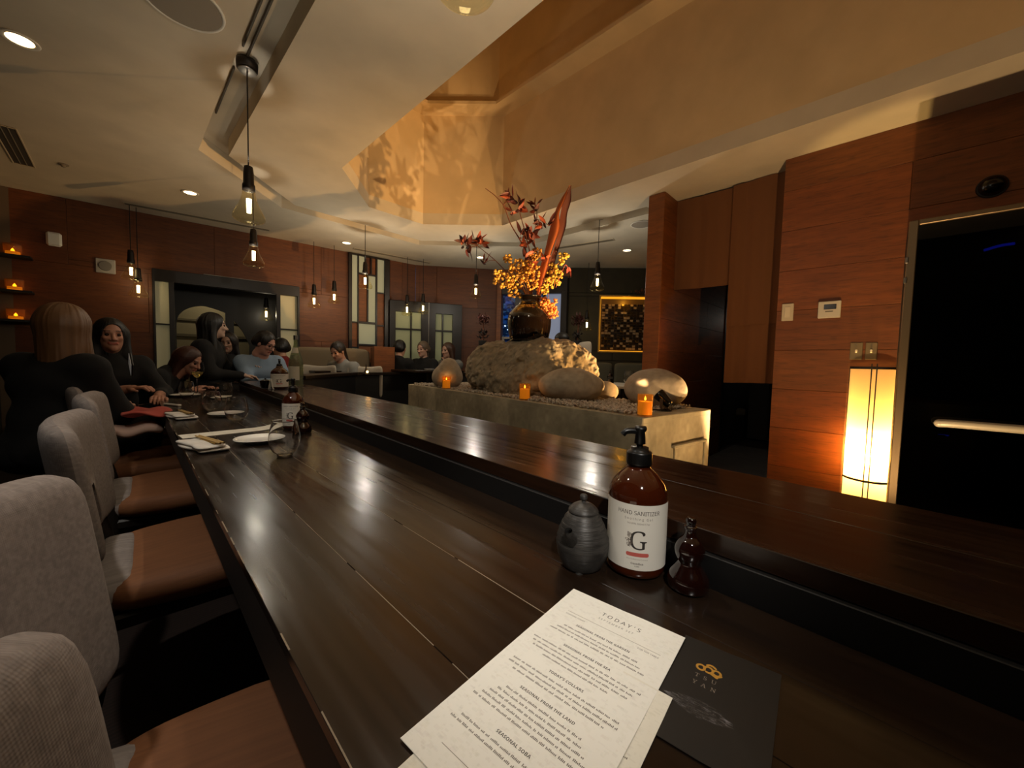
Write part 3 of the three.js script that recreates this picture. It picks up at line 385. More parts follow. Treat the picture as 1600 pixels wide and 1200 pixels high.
// ---------- chairs at the counter ----------
const legM = std({ color: 0x17100c, roughness: 0.5 });
function makeChair() {
  const t = new THREE.Group();
  const wrap = (x, y, z) => { const k = x / 0.24; return [x, y + 0.715, z - 0.25 + 0.035 * k * k - (y) * 0.13]; };
  obj('backrest', slab(0.50, 0.34, 0.062, { nx: 30, ny: 18, n: 9, e: 10, warp: wrap, hole: [13, 17, 2, 8] }), greyFab, t);
  const pp = []; for (let i = 0; i <= 60; i++) { const a = i / 60 * Math.PI * 2, c = Math.cos(a), s = Math.sin(a), q = Math.pow(Math.pow(Math.abs(c), 9) + Math.pow(Math.abs(s), 9), -1 / 9); const p = wrap(c * q * 0.2455, s * q * 0.1655, 0.0); pp.push(V3(...p)); }
  obj('piping', tube(pp.slice(0, 60), 0.004, 120, 6, true), std({ color: 0x2b241f, roughness: 0.9 }), t);
  const sw = (x, y, z) => { const k = 1 - 0.18 * Math.max(0, -y / 0.23); return [x * k, 0.44 + z, y]; };
  obj('seat', slab(0.50, 0.46, 0.085, { nx: 24, ny: 20, n: 7, e: 12, dome: 0.012, warp: (x, y, z) => sw(x, y + 0.03, z) }), tanFab, t);
  obj('seat_light_patch', slab(0.40, 0.085, 0.088, { nx: 20, ny: 10, n: 7, e: 10, dome: 0.010, warp: (x, y, z) => [x, 0.441 + z, y - 0.17] }), greyFab, t);  // grey strip imitates the pale light falling on the rear of the seat
  obj('seat_frame', bx(-0.2, 0.2, 0.36, 0.40, -0.2, 0.21, 0.008), legM, t);
  for (const s of [-1, 1]) { obj('leg', taper([[s * 0.19, 0.38, 0.2], [s * 0.2, 0, 0.22]], 0.021, 0.015, 6, 10), legM, t); obj('leg', taper([[s * 0.19, 0.62, -0.235], [s * 0.19, 0.36, -0.19], [s * 0.2, 0, -0.25]], 0.022, 0.015, 12, 10), legM, t); }
  return t;
}
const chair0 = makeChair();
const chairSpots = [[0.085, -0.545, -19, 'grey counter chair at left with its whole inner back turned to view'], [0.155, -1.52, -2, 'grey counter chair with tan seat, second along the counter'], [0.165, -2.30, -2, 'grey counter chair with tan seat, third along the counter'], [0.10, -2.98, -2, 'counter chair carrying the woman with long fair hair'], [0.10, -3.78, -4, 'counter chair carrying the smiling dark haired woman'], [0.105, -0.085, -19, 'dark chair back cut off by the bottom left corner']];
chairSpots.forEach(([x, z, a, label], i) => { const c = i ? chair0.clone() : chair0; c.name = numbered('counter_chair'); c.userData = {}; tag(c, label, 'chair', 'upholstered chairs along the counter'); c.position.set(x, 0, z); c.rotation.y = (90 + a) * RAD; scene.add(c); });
// ---------- things on the counter ----------
const TOP = 0.7505, BAR = 0.8255;
function menuTex(dx) { return canvasTex(1024, 2048, (c, w, h) => {
  c.fillStyle = '#e6e2d8'; c.fillRect(0, 0, w, h); for (let i = 0; i < 1600; i++) { c.fillStyle = 'rgba(120,110,90,' + (0.02 + 0.03 * rnd()) + ')'; c.fillRect(rnd() * w, rnd() * h, 8 + rnd() * 40, 6 + rnd() * 20); }
  c.fillStyle = '#4a453f'; c.textAlign = 'center'; c.font = '64px sans-serif'; c.fillText("T O D A Y ' S", w / 2 + 40, 190); c.font = '30px sans-serif'; c.fillStyle = '#7a746a'; c.fillText('S E P T E M B E R   S E T', w / 2 + 20, 250);
  c.fillStyle = '#a49d90'; c.fillRect(130, 330, w - 220, 5); c.fillStyle = '#6d675e'; c.font = '24px sans-serif'; c.textAlign = 'left'; c.fillText('STARTERS TODAY', 130, 380); c.textAlign = 'right'; c.fillText('FOR THE TABLE', w - 90, 380); c.textAlign = 'center';
  const line = (y, L, s = 22) => { c.fillStyle = '#77716a'; let x = w / 2 - L / 2; while (x < w / 2 + L / 2) { const k = Math.min(14 + rnd() * 60, w / 2 + L / 2 - x); for (let q = 0; q < k; q += 9) { const hh = s * (0.45 + 0.4 * rnd()); c.fillRect(x + q, y - hh, 6, hh); } x += k + 14; } };
  const head = (y, t) => { c.font = 'bold 32px sans-serif'; c.fillStyle = '#4e4943'; c.fillText(t, w / 2, y); };
  head(470, 'SEASONAL FROM THE GARDEN'); [530, 575, 620].forEach((y, i) => line(y, [620, 700, 780][i]));
  head(740, 'SEASONAL FROM THE SEA'); [800, 845, 890, 935].forEach((y, i) => line(y, [860, 820, 760, 520][i]));
  head(1040, "TODAY'S COLLARS"); [1100, 1145, 1190].forEach((y, i) => line(y, [820, 840, 700][i]));
  head(1290, 'SEASONAL FROM THE LAND'); [1350, 1395, 1440, 1485, 1530].forEach((y, i) => line(y, [560, 640, 700, 760, 840][i]));
  head(1640, 'SEASONAL SOBA'); [1700, 1745].forEach((y, i) => line(y, [720, 820][i])); c.fillStyle = '#8a8378'; c.fillRect(200, 1900, 560, 4);
}); }
function sheet(L, W, tex) { const g = new THREE.BoxGeometry(L, 0.0006, W, 12, 1, 6), uv = g.attributes.uv, p = g.attributes.position; for (let i = 0; i < p.count; i++) { uv.setXY(i, p.getZ(i) / W + 0.5, p.getX(i) / L + 0.5); p.setY(i, p.getY(i) + 0.0012 * Math.pow(Math.abs(p.getX(i)) / (L / 2), 3) * (p.getZ(i) > 0 ? 1 : 0.3)); } return g; }
const menuM = std({ map: menuTex(), roughness: 0.8 });
{ const a = single('menu_sheet', sheet(0.268, 0.140, menuM), menuM, 'upper white printed menu sheet lying on the counter', 'menu'); a.position.set(0.288, TOP + 0.0016, -0.2005); a.rotation.y = 5 * RAD;
  const b = single('menu_sheet', sheet(0.2, 0.136, menuM), std({ map: menuM.map, color: 0xf6f4ee, roughness: 0.8 }), 'lower white menu sheet peeking out under the first', 'menu'); b.position.set(0.236, TOP + 0.0005, -0.181); b.rotation.y = 5 * RAD; }
{ // black card with a gold emblem
  const t = canvasTex(512, 768, (c, w, h) => { c.fillStyle = '#17130f'; c.fillRect(0, 0, w, h); c.save(); c.translate(180, 205); c.scale(0.44, 0.44); c.fillStyle = '#b07f2e'; c.strokeStyle = '#b07f2e'; c.lineWidth = 30; c.lineCap = 'round';
      c.beginPath(); c.arc(-90, 20, 46, 0.6, 6); c.stroke(); c.beginPath(); c.arc(0, 10, 50, 2.6, 8.2); c.stroke(); c.beginPath(); c.moveTo(-30, -60); c.quadraticCurveTo(10, -110, 70, -62); c.stroke(); c.beginPath(); c.arc(96, 10, 44, 3.4, 8.6); c.stroke(); c.beginPath(); c.moveTo(110, 70); c.lineTo(150, 30); c.stroke(); c.beginPath(); c.moveTo(40, 60); c.lineTo(110, 86); c.stroke(); c.restore();
      c.fillStyle = '#7d7064'; c.font = '38px serif'; c.textAlign = 'center'; c.fillText('T  S  U', 180, 296); c.fillText('Y  A  N', 184, 352);
      for (let i = 0; i < 500; i++) { c.fillStyle = 'rgba(150,146,152,' + (0.05 + 0.22 * rnd()) + ')'; const x = rnd() * 300 + 20, k = Math.sin((x - 20) / 330 * 3.14); c.fillRect(x, 500 + (rnd() - 0.5) * 110 * k, 4 + rnd() * 34, 1 + rnd() * 4); } });
  const m = std({ map: t, roughness: 0.55 }); const g = sheet(0.14, 0.088, m); const o = single('logo_card', g, m, 'black card with gold emblem half hidden under the menus', 'card'); o.position.set(0.371, TOP + 0.0003, -0.094); o.rotation.y = 6 * RAD; }
// pump bottles
const brownGlass = phys({ color: 0x3a1405, roughness: 0.06, clearcoat: 1, clearcoatRoughness: 0.03 }), pumpM = std({ color: 0x0a0908, roughness: 0.35 });
const labelT = canvasTex(1024, 768, (c, w, h) => { c.fillStyle = '#d8d2c6'; c.fillRect(0, 0, w, h); c.textAlign = 'center'; c.fillStyle = '#3a2f2a'; const x = w / 2; c.font = '66px sans-serif'; c.fillText('HAND SANITIZER', x, 118); c.font = '38px sans-serif'; c.fillStyle = '#6e6258'; c.fillText('S o o t h i n g   G e l', x, 178); c.font = '28px sans-serif'; c.fillText('Vol.80% 500ml/17oz', x, 228);
  c.fillStyle = '#2a2420'; c.font = '300px serif'; c.fillText('G', x, 520); c.strokeStyle = '#5a4e46'; c.lineWidth = 5; for (let i = 0; i < 16; i++) { const a = rr(0, 6.28), px = x - 92 + rr(-34, 34), py = 410 + rr(-70, 80); c.beginPath(); c.ellipse(px, py, 22, 9, a, 0, 6.28); c.stroke(); } c.fillStyle = '#d8d2c6'; for (let i = 0; i < 6; i++) { c.beginPath(); c.ellipse(x - 96 + rr(-24, 24), 420 + rr(-50, 50), 12, 5, rr(0, 6), 0, 6.28); c.fill(); }
  c.fillStyle = '#b8564c'; c.beginPath(); c.roundRect(x - 130, 560, 260, 46, 20); c.fill(); c.font = '22px sans-serif'; c.fillStyle = '#9a8f84'; c.fillText('Aloe & Botanical Extracts', x, 645); c.fillStyle = '#4a4038'; c.font = 'bold 30px serif'; c.fillText('Guardian', x, 700); c.font = '22px serif'; c.fillText('CARE', x, 728); });
function pumpBottle(p, face, label, R = 0.0415, cut = 1, headTurn = 0) { // face: direction of the label in plan
  const t = thing('sanitizer_bottle', label, 'bottle', p, Math.atan2(face[0], face[1]), 'brown pump bottles of hand sanitizer'), k = R / 0.0415;
  obj('bottle', lathe([[0, 0.001], [0.036, 0.001], [0.040, 0.004], [0.0415, 0.010], [0.0415, 0.112], [0.0405, 0.120], [0.036, 0.131], [0.027, 0.142], [0.019, 0.149], [0.016, 0.153], [0.016, 0.162], [0, 0.162]].map((q) => [q[0] * k, q[1]]), 48), brownGlass, t);
  const lg = new THREE.CylinderGeometry(0.0419 * k, 0.0419 * k, 0.092, 40, 1, true, -1.45, 2.9); lg.translate(0, 0.062, 0); obj('label', lg, std({ map: labelT, roughness: 0.6, side: THREE.DoubleSide }), t);
  obj('pump_collar', lathe([[0, 0.155], [0.0175, 0.155], [0.0185, 0.158], [0.0185, 0.172], [0.0165, 0.175], [0.013, 0.176], [0.0125, 0.181], [0, 0.181]], 36), pumpM, t);
  const hd = new THREE.Group(); hd.name = 'pump_head'; hd.rotation.y = headTurn; t.add(hd); hd.add(Object.assign(new THREE.Mesh(merge([cyl(0.005, 0.005, 0.02, 0, 0.176, 0, 14), lathe([[0, 0.186], [0.008, 0.186], [0.0068, 0.203], [0.0095, 0.207], [0.008, 0.2115], [0, 0.212]], 24), tube([[0, 0.203, 0], [0.0, 0.2045, 0.013], [0, 0.2030, 0.022], [0, 0.1985, 0.026]], 0.0046, 14, 8)]), pumpM), { name: 'nozzle' }));
  return t;
}
pumpBottle([0.532, TOP, -0.254], [-0.532, 0.30], 'nearest brown hand sanitizer pump bottle with white label beside the black pot', 0.0415, 1, -1.31);
pumpBottle([0.515, TOP, -1.80], [-0.5, 0.8], 'middle brown pump bottle against the bar step behind the water glasses', 0.0415, 1, -1.8);
pumpBottle([0.80, BAR, -3.10], [-0.3, 1], 'farthest brown pump bottle standing on the bar top', 0.055, 1, 0);
{ // ceramic soy pot
  const t = thing('soy_pot', 'small matte black ceramic pot with knobbed lid and spout', 'pot', [0.478, TOP, -0.312]), m = std({ map: dataTex(256, 256, (u, v) => { const n = fbmP(u, v, 16, 30, 3, 301); return [40 + 34 * n, 38 + 32 * n, 36 + 30 * n]; }), roughness: 0.42, metalness: 0.25, bumpMap: streak, bumpScale: 0.0006 });
  const prof = [[0, 0], [0.026, 0.0], [0.03, 0.004], [0.036, 0.018], [0.0385, 0.032]]; for (let i = 0; i < 14; i++) { const k = i / 13; prof.push([0.0385 - 0.016 * Math.pow(k, 1.9) + 0.0006 * Math.sin(i * 2.4), 0.034 + k * 0.046]); } prof.push([0.018, 0.083], [0.0, 0.083]);
  obj('pot_body', lathe(prof, 48), m, t); obj('lid', latheS([[0.0215, 0.081], [0.022, 0.0845], [0.016, 0.091], [0.008, 0.0955], [0.0035, 0.097], [0.003, 0.0985], [0.0055, 0.101], [0.0052, 0.106], [0.0025, 0.108], [0.0003, 0.108]], 36, 40), m, t);
  const sp = taper([[-0.030, 0.046, 0.004], [-0.0385, 0.056, 0.006], [-0.045, 0.064, 0.007], [-0.047, 0.069, 0.0075]], 0.0095, 0.0055, 14, 12); obj('spout', sp, m, t); for (let i = 0; i < 3; i++) { const a = i * 2.094 + 0.6; obj('foot', cyl(0.006, 0.005, 0.004, Math.cos(a) * 0.024, -0.0005, Math.sin(a) * 0.024, 10), m, t); } }
function gourd(p, label, s = 1) { const t = thing('sauce_flask', label, 'flask', p, 0, 'dark glass sauce flasks'); obj('flask_body', latheS([[0.0005, 0.001], [0.024, 0.001], [0.0285, 0.008], [0.027, 0.02], [0.019, 0.033], [0.016, 0.040], [0.0195, 0.050], [0.0205, 0.060], [0.016, 0.071], [0.009, 0.079], [0.0075, 0.086], [0.0085, 0.090], [0.0005, 0.0905]].map((q) => [q[0] * s, q[1] * s]), 36, 70), phys({ color: 0x1a0704, roughness: 0.08, clearcoat: 1 }), t); obj('stopper', latheS([[0.0075, 0.088], [0.009, 0.0915], [0.006, 0.095], [0.0075, 0.101], [0.005, 0.106], [0.0005, 0.1065]].map((q) => [q[0] * s, q[1] * s]), 24, 30), phys({ color: 0x140604, roughness: 0.1, clearcoat: 1 }), t); }
gourd([0.534, TOP, -0.178], 'dark gourd shaped glass flask right of the nearest sanitizer bottle', 0.92);
gourd([0.508, TOP, -1.66], 'dark glass flask in front of the middle sanitizer bottle', 1.15);
// napkins, plates, glasses, strip menu
const napM = std({ map: fabricF([196, 188, 176], [222, 216, 206], 71), roughness: 0.95 }), goldM = std({ color: 0x9a7a3c, roughness: 0.6 });
function napkin(x, z, turn, label) { const t = thing('folded_napkin', label, 'napkin', [x, TOP, z], turn, 'napkins with chopstick sleeves'); const wv = (a) => (u, v, w) => [u + 0.006 * Math.sin(v * 40 + a), 0.012 + w + 0.002 * Math.sin(u * 60 + a) * Math.cos(v * 50), v + 0.005 * Math.sin(u * 34 + a)];
  obj('fold', slab(0.085, 0.20, 0.012, { n: 8, e: 8, flat: true, warp: (u, v, w) => { const p = wv(0)(u, v, w); p[1] -= 0.005; return p; } }), napM, t); obj('fold', slab(0.082, 0.19, 0.012, { n: 7, e: 8, flat: true, warp: (u, v, w) => { const p = wv(1.3)(u, v, w); p[1] += 0.005; p[0] -= 0.003; return p; } }), napM, t);
  obj('paper_band', cbox(0.022, 0.002, 0.115, 0.0006, 0.012, 0.0245, 0.02), goldM, t); for (const s of [-1, 1]) obj('chopstick', taper([[0.012 + s * 0.005, 0.0285, -0.085], [0.012 + s * 0.005, 0.0285, 0.105]], 0.0028, 0.0036, 4, 8), std({ color: 0xb8965c }), t); }
napkin(0.186, -1.57, 12 * RAD, 'white folded napkin nearest the camera with gold band'); napkin(0.205, -2.40, 8 * RAD, 'white folded napkin farther along the counter');
const plateP = [[0, 0.004], [0.04, 0.004], [0.055, 0.006], [0.078, 0.013], [0.080, 0.0145], [0.078, 0.0155], [0.055, 0.0095], [0.04, 0.0075], [0, 0.007]];
function plate(x, z, label, s = 1, y = TOP) { const g = lathe(plateP.map((q) => [q[0] * s, q[1] * s]), 48), p = g.attributes.position; for (let i = 0; i < p.count; i++) { const a = Math.atan2(p.getZ(i), p.getX(i)), k = 1 + 0.012 * Math.sin(a * 5 + 1) + 0.008 * Math.sin(a * 3); p.setX(i, p.getX(i) * k); p.setZ(i, p.getZ(i) * k); } g.computeVertexNormals(); const t = thing('side_plate', label, 'plate', [x, y, z], 0, 'white side plates'); obj('plate', g, whiteGloss, t); obj('foot_ring', cyl(0.038 * s, 0.036 * s, 0.005, 0, 0, 0, 30), whiteGloss, t); }
plate(0.342, -1.575, 'white side plate beside the nearest stemless glass', 0.98); plate(0.375, -2.37, 'white side plate in the second place setting'); plate(0.33, -3.62, 'white side plate at the far end of the counter', 1.1); plate(0.50, -3.30, 'white dish beside the far water glass', 0.9);
function tumbler(x, z, label, s = 1, y = TOP) { const t = thing('stemless_glass', label, 'glass', [x, y, z], 0, 'stemless wine glasses'); obj('bowl', latheS([[0.0005, 0.006], [0.022, 0.008], [0.036, 0.022], [0.043, 0.045], [0.042, 0.07], [0.036, 0.098], [0.034, 0.108], [0.0334, 0.1086], [0.0328, 0.108], [0.0347, 0.098], [0.0407, 0.07], [0.0417, 0.045], [0.0345, 0.0225], [0.021, 0.0092], [0.0005, 0.0075]].map((q) => [q[0] * s, q[1] * s]), 40, 90), solidGlass, t); obj('base', latheS([[0.0005, 0.001], [0.018, 0.001], [0.022, 0.004], [0.016, 0.0075], [0.0005, 0.0055]].map((q) => [q[0] * s, q[1] * s]), 36, 20), phys({ color: 0xffffff, roughness: 0, transmission: 1, thickness: 0.004, ior: 1.5 }), t); return t; }
tumbler(0.348, -1.30, 'nearest stemless glass standing by a white plate'); tumbler(0.372, -2.12, 'stemless glass in the second place setting', 1.05); tumbler(0.345, -2.58, 'stemless glass just behind the second white plate', 1); tumbler(0.33, -3.52, 'stemless glass behind the far plate', 1.05); tumbler(0.475, -3.08, 'stemless glass full of reflections near the bar step', 1.15);
{ const t = thing('wine_glass', 'stemmed glass of white wine at the far end of the counter', 'wine glass', [0.40, TOP, -3.62]); obj('bowl', latheS([[0.004, 0.13], [0.02, 0.145], [0.038, 0.175], [0.042, 0.205], [0.036, 0.25]], 32, 40), glassM, t); obj('stem', latheS([[0.0005, 0.001], [0.036, 0.001], [0.034, 0.004], [0.008, 0.01], [0.004, 0.03], [0.0035, 0.1], [0.005, 0.13], [0.0005, 0.131]], 28, 40), phys({ color: 0xffffff, transmission: 1, roughness: 0, thickness: 0.01 }), t); obj('wine', latheS([[0.0005, 0.134], [0.018, 0.146], [0.034, 0.172], [0.036, 0.178], [0.0005, 0.178]], 30, 30), phys({ color: 0xd8c880, roughness: 0.05, transmission: 0.7, thickness: 0.05, ior: 1.33 }), t); }
{ const A = V3(0.158, TOP, -1.862), L = 0.335, W = 0.088; const tx = canvasTex(1024, 256, (c, w, h) => { c.fillStyle = '#d9d2c0'; c.fillRect(0, 0, w, h); for (let k = 0; k < 9; k++) for (let i = 0; i < 5; i++) { c.fillStyle = '#a89f8c'; c.fillRect(70 + k * 104, 50 + i * 34, 8 + 40 * rnd(), 5); } }); const m = std({ map: tx, roughness: 0.8 });
  const g = new THREE.BoxGeometry(L, 0.0008, W, 30, 1, 4), p = g.attributes.position, uv = g.attributes.uv; for (let i = 0; i < p.count; i++) { const k = p.getX(i) / L + 0.5; uv.setXY(i, k, 0.5 - p.getZ(i) / W); p.setY(i, p.getY(i) + (k > 0.7 ? 0.014 * Math.pow((k - 0.7) / 0.3, 2) : 0)); } g.computeVertexNormals(); const o = single('strip_menu', g, m, 'long narrow cream paper menu lying across the counter', 'menu'); o.position.set(0.318, TOP + 0.0006, -1.845); o.rotation.y = 4 * RAD; }
single('chopstick_rest', triUV(cbox(0.02, 0.012, 0.14, 0.004)), whiteGloss, 'slim white chopstick holder lying at the counter edge', 'holder').position.set(0.215, TOP + 0.006, -3.0); scene.children.at(-1).rotation.y = 24 * RAD;
{ const t = thing('sake_bottle', 'clear glass sake bottle with white label on the bar top', 'bottle', [1.0, BAR, -3.42]); obj('bottle', latheS([[0.0005, 0.002], [0.05, 0.002], [0.053, 0.012], [0.053, 0.16], [0.05, 0.2], [0.034, 0.26], [0.019, 0.31], [0.015, 0.34], [0.015, 0.372]], 36, 70), phys({ color: 0xbfc8a8, transmission: 0.8, roughness: 0.05, thickness: 0 }), t); obj('label', new THREE.CylinderGeometry(0.0536, 0.0536, 0.11, 30, 1, true, -2.4, 2.6).translate(0, 0.10, 0), std({ color: 0xcfc8b4, side: THREE.DoubleSide }), t); obj('neck_label', new THREE.CylinderGeometry(0.024, 0.037, 0.06, 24, 1, true, -2.0, 2.4).translate(0, 0.275, 0), std({ color: 0xcfc8b4, side: THREE.DoubleSide }), t); obj('cap', cyl(0.017, 0.016, 0.035, 0, 0.368, 0, 20), metal, t); }
{ const t = thing('tea_cup', 'small dark glossy cup left of the farthest sanitizer bottle', 'cup', [0.735, BAR, -3.2]); obj('cup', latheS([[0.0005, 0.002], [0.022, 0.002], [0.03, 0.015], [0.034, 0.05], [0.032, 0.052], [0.028, 0.016], [0.0005, 0.008]], 30, 40), blackGloss, t); obj('lid', latheS([[0.033, 0.052], [0.02, 0.06], [0.006, 0.063], [0.006, 0.07], [0.0005, 0.072]], 24, 20), blackGloss, t); }
{ const t = thing('dessert_card', 'small white folded card standing beside the farthest bottle', 'card', [0.755, BAR, -3.09], 0.5); obj('leaf', cbox(0.04, 0.075, 0.002, 0.0005).rotateX(-0.25).translate(0, 0.037, 0.01), white, t); obj('leaf', cbox(0.04, 0.075, 0.002, 0.0005).rotateX(0.25).translate(0, 0.037, -0.01), white, t); }
// ---------- stone planter in the middle ----------
const PU = [0.130, -0.9915], PV = [0.9925, 0.122], PB = [1.773, -0.836], PL = 2.81, PW = 0.72, PYAW = Math.atan2(PU[0], PU[1]);
const pl = (t, w, y = 0) => V3(PB[0] + PU[0] * t + PV[0] * w, y, PB[1] + PU[1] * t + PV[1] * w);
const concT = (a, b, s) => dataTex(512, 512, (u, v) => { const n = fbmP(u, v, 5, 5, 5, s), m = fbmP(u, v, 40, 40, 2, s + 9), st = fbmP(u, v, 14, 2, 3, s + 30); let c = lerpC(a, b, Math.min(1, Math.max(0, (n - 0.25) * 1.9))); const k = 0.9 + 0.16 * m - 0.20 * Math.max(0, st - 0.58) * 2; return [c[0] * k, c[1] * k, c[2] * k]; });
const concrete = std({ map: concT([150, 140, 116], [188, 176, 148], 401), roughness: 0.85, bumpMap: dataTex(256, 256, (u, v) => grey(fbmP(u, v, 12, 12, 4, 411)), false), bumpScale: 0.004 });
const stoneT = concT([120, 108, 88], [166, 150, 124], 421);
{ const t = thing('stone_planter', 'long concrete plinth holding gravel, boulders and a vase', 'planter', [PB[0], 0, PB[1]], 0);
  const P = (g) => { g.applyMatrix4(new THREE.Matrix4().makeBasis(V3(PV[0], 0, PV[1]), V3(0, 1, 0), V3(-PU[0], 0, -PU[1]))); return triUV(g, 0.9); };   // x across, z along (negative away)
  obj('plinth', P(bx(0, PW, 0, 0.775, -PL, 0, 0.006)), concrete, t);
  obj('rim', [[0, PW, -0.11, 0.0], [0, PW, -PL, -PL + 0.05], [0, 0.035, -PL + 0.05, -0.11], [PW - 0.05, PW, -PL + 0.05, -0.11]].map((q) => P(bx(q[0], q[1], 0.765, 0.80, q[2], q[3], 0.005))), concrete, t);
  obj('access_panel', P(bx(0.30, PW - 0.10, 0.05, 0.615, -0.001, 0.012, 0.003)), concrete, t); obj('panel_frame', [P(bx(0.28, PW - 0.08, 0.615, 0.632, -0.001, 0.022, 0.003)), P(bx(PW - 0.1, PW - 0.085, 0.05, 0.615, -0.001, 0.02, 0.003))], concrete, t);
  obj('gravel_bed', P(bx(0.02, PW - 0.03, 0.77, 0.797, -PL + 0.03, -0.09, 0.002)), std({ color: 0x9a8a72, roughness: 1 }), t);
  const n = 9000, gm = new THREE.InstancedMesh(new THREE.IcosahedronGeometry(0.0085, 0), std({ color: 0xffffff, roughness: 0.95, flatShading: true }), n), M = new THREE.Matrix4(), q = new THREE.Quaternion(), e = new THREE.Euler(), c = new THREE.Color();
  for (let i = 0; i < n; i++) { const p = pl(rr(0.10, PL - 0.06), rr(0.02, PW - 0.05)); p.y = 0.797 + rr(-0.002, 0.012) + 0.012 * fbm3(p.x * 6, 0, p.z * 6, 2); p.x -= PB[0]; p.z -= PB[1]; e.set(rr(0, 6), rr(0, 6), rr(0, 6)); const s = rr(0.5, 1.25); M.compose(p, q.setFromEuler(e), V3(s, s * rr(0.6, 1), s * rr(0.8, 1.2))); gm.setMatrixAt(i, M); const k = rr(0.32, 0.62); c.setRGB(k, k * 0.88, k * 0.72); gm.setColorAt(i, c); }
  gm.name = 'gravel'; gm.userData.kind = 'stuff'; gm.castShadow = gm.receiveShadow = true; t.add(gm);
}
const smin = (a, b, k) => { const h = Math.max(k - Math.abs(a - b), 0) / k; return Math.min(a, b) - h * h * k * 0.25; };
const ellip = (x, y, z, rx, ry, rz) => { const k0 = Math.hypot(x / rx, y / ry, z / rz), k1 = Math.hypot(x / (rx * rx), y / (ry * ry), z / (rz * rz)); return k1 < 1e-6 ? -Math.min(rx, ry, rz) : k0 * (k0 - 1) / k1; };
const stoneM = std({ color: 0xffffff, vertexColors: true, roughness: 0.9 });
function stoneColor(seed, base, dark) { return (x, y, z) => { const n = fbm3(x * 9 + seed, y * 9, z * 9, 4), f = fbm3(x * 45, y * 45 + seed, z * 45, 3), k = Math.min(1, Math.max(0, (n - 0.3) * 2)); const c = lerpC(dark, base, 0.35 * k + 0.65 * f); return c; }; }
// stones: parts of ellipsoids [dx, dy, dz, rx, ry, rz, yaw] in local coordinates
function stone(name, label, pos, blobs, cell, rough, seed, base, dark, group, fine = 0.35) {
  const R = 1.25; let ext = 0; for (const b of blobs) ext = Math.max(ext, Math.abs(b[0]) + Math.max(b[3], b[5]), Math.abs(b[2]) + Math.max(b[3], b[5])); let top = 0; for (const b of blobs) top = Math.max(top, b[1] + b[4]);
  const f = (x, y, z) => { let d = 1e9; for (const b of blobs) { const c = Math.cos(b[6] || 0), s = Math.sin(b[6] || 0), u = x - b[0], w = z - b[2]; d = smin(d, ellip(u * c + w * s, y - b[1], -u * s + w * c, b[3], b[4], b[5]), 0.05); } d += rough * (fbm3(x * 5 + seed, y * 5, z * 5, 2) - 0.5) * 2 + rough * fine * (fbm3(x * 24 + seed, y * 24, z * 24, 3) - 0.5) * 2; return Math.max(d, -y - 0.012); };
  const g = mesher(f, [-ext * R, -0.03, -ext * R], [ext * R, top * R + 0.03, ext * R], cell, stoneColor(seed, base, dark));
  return single(name, g, stoneM, label, 'rock', group).position.copy(pos);
}
const GY = 0.803;
stone('boulder', 'largest rough boulder on the plinth carrying the black vase', pl(1.36, 0.37, GY), [[0, 0.17, 0.10, 0.42, 0.27, 0.24, 1.35], [-0.02, 0.20, -0.26, 0.30, 0.225, 0.22, 1.2], [0.02, 0.2, 0.25, 0.26, 0.215, 0.25, 0.4], [0.0, 0.12, 0.0, 0.30, 0.20, 0.62, 0.0], [0.14, 0.22, 0.34, 0.2, 0.22, 0.22, 0]], 0.0125, 0.040, 3, [0.44, 0.36, 0.24], [0.13, 0.11, 0.075], null, 0.75);
const smooth = 'rounded stones around the boulder';
stone('river_stone', 'oval speckled stone leaning before the big boulder, right of its dark face', pl(0.74, 0.28, GY), [[0, 0.105, 0, 0.225, 0.115, 0.14, 0.9]], 0.010, 0.012, 11, [0.58, 0.49, 0.36], [0.24, 0.2, 0.14], smooth);
stone('river_stone', 'pointed pale stone at the far left end of the plinth', pl(2.18, 0.12, GY), [[0, 0.10, 0, 0.145, 0.12, 0.11, 0.75], [0.02, 0.19, -0.0, 0.085, 0.09, 0.075, 0.75]], 0.010, 0.010, 17, [0.58, 0.49, 0.36], [0.27, 0.22, 0.16], smooth);
stone('river_stone', 'rounded stone behind the spotlight at the right end of the plinth', pl(0.26, 0.53, GY), [[0, 0.105, 0, 0.185, 0.125, 0.14, 0.95]], 0.010, 0.009, 23, [0.6, 0.5, 0.37], [0.27, 0.21, 0.15], smooth);
stone('river_stone', 'small round stone half hidden between two larger stones', pl(0.72, 0.62, GY), [[0, 0.055, 0, 0.10, 0.075, 0.085, 0.9]], 0.008, 0.006, 29, [0.6, 0.5, 0.37], [0.28, 0.23, 0.17], smooth);
// votive candles
function votive(p, label, I = 0.012) { const t = thing('votive_candle', label, 'candle', [p.x, p.y, p.z], 0, 'amber glass votive candles'); const wax = std({ color: 0xe0a040, roughness: 0.5, emissive: 0xffb232, emissiveIntensity: 0.30 });
  obj('glass', lathe([[0, 0.001], [0.036, 0.001], [0.038, 0.004], [0.0385, 0.108], [0.0375, 0.109], [0.0365, 0.108], [0.036, 0.006], [0, 0.006]], 32), phys({ color: 0xffe6b4, roughness: 0.02, transmission: 0.97, thickness: 0, ior: 1.45 }), t); obj('wax', lathe([[0, 0.007], [0.034, 0.007], [0.034, 0.074], [0.028, 0.071], [0, 0.070]], 28), wax, t); obj('wick', cyl(0.001, 0.001, 0.01, 0, 0.07, 0, 6), black, t); obj('flame', latheS([[0.0003, 0.077], [0.0045, 0.083], [0.004, 0.089], [0.0003, 0.100]], 12, 14), glowM(0xffb040, 10), t); lamp(new THREE.PointLight(0xffbe70, I), 0, 0.088, 0, t).shadow.radius = 0.2; }
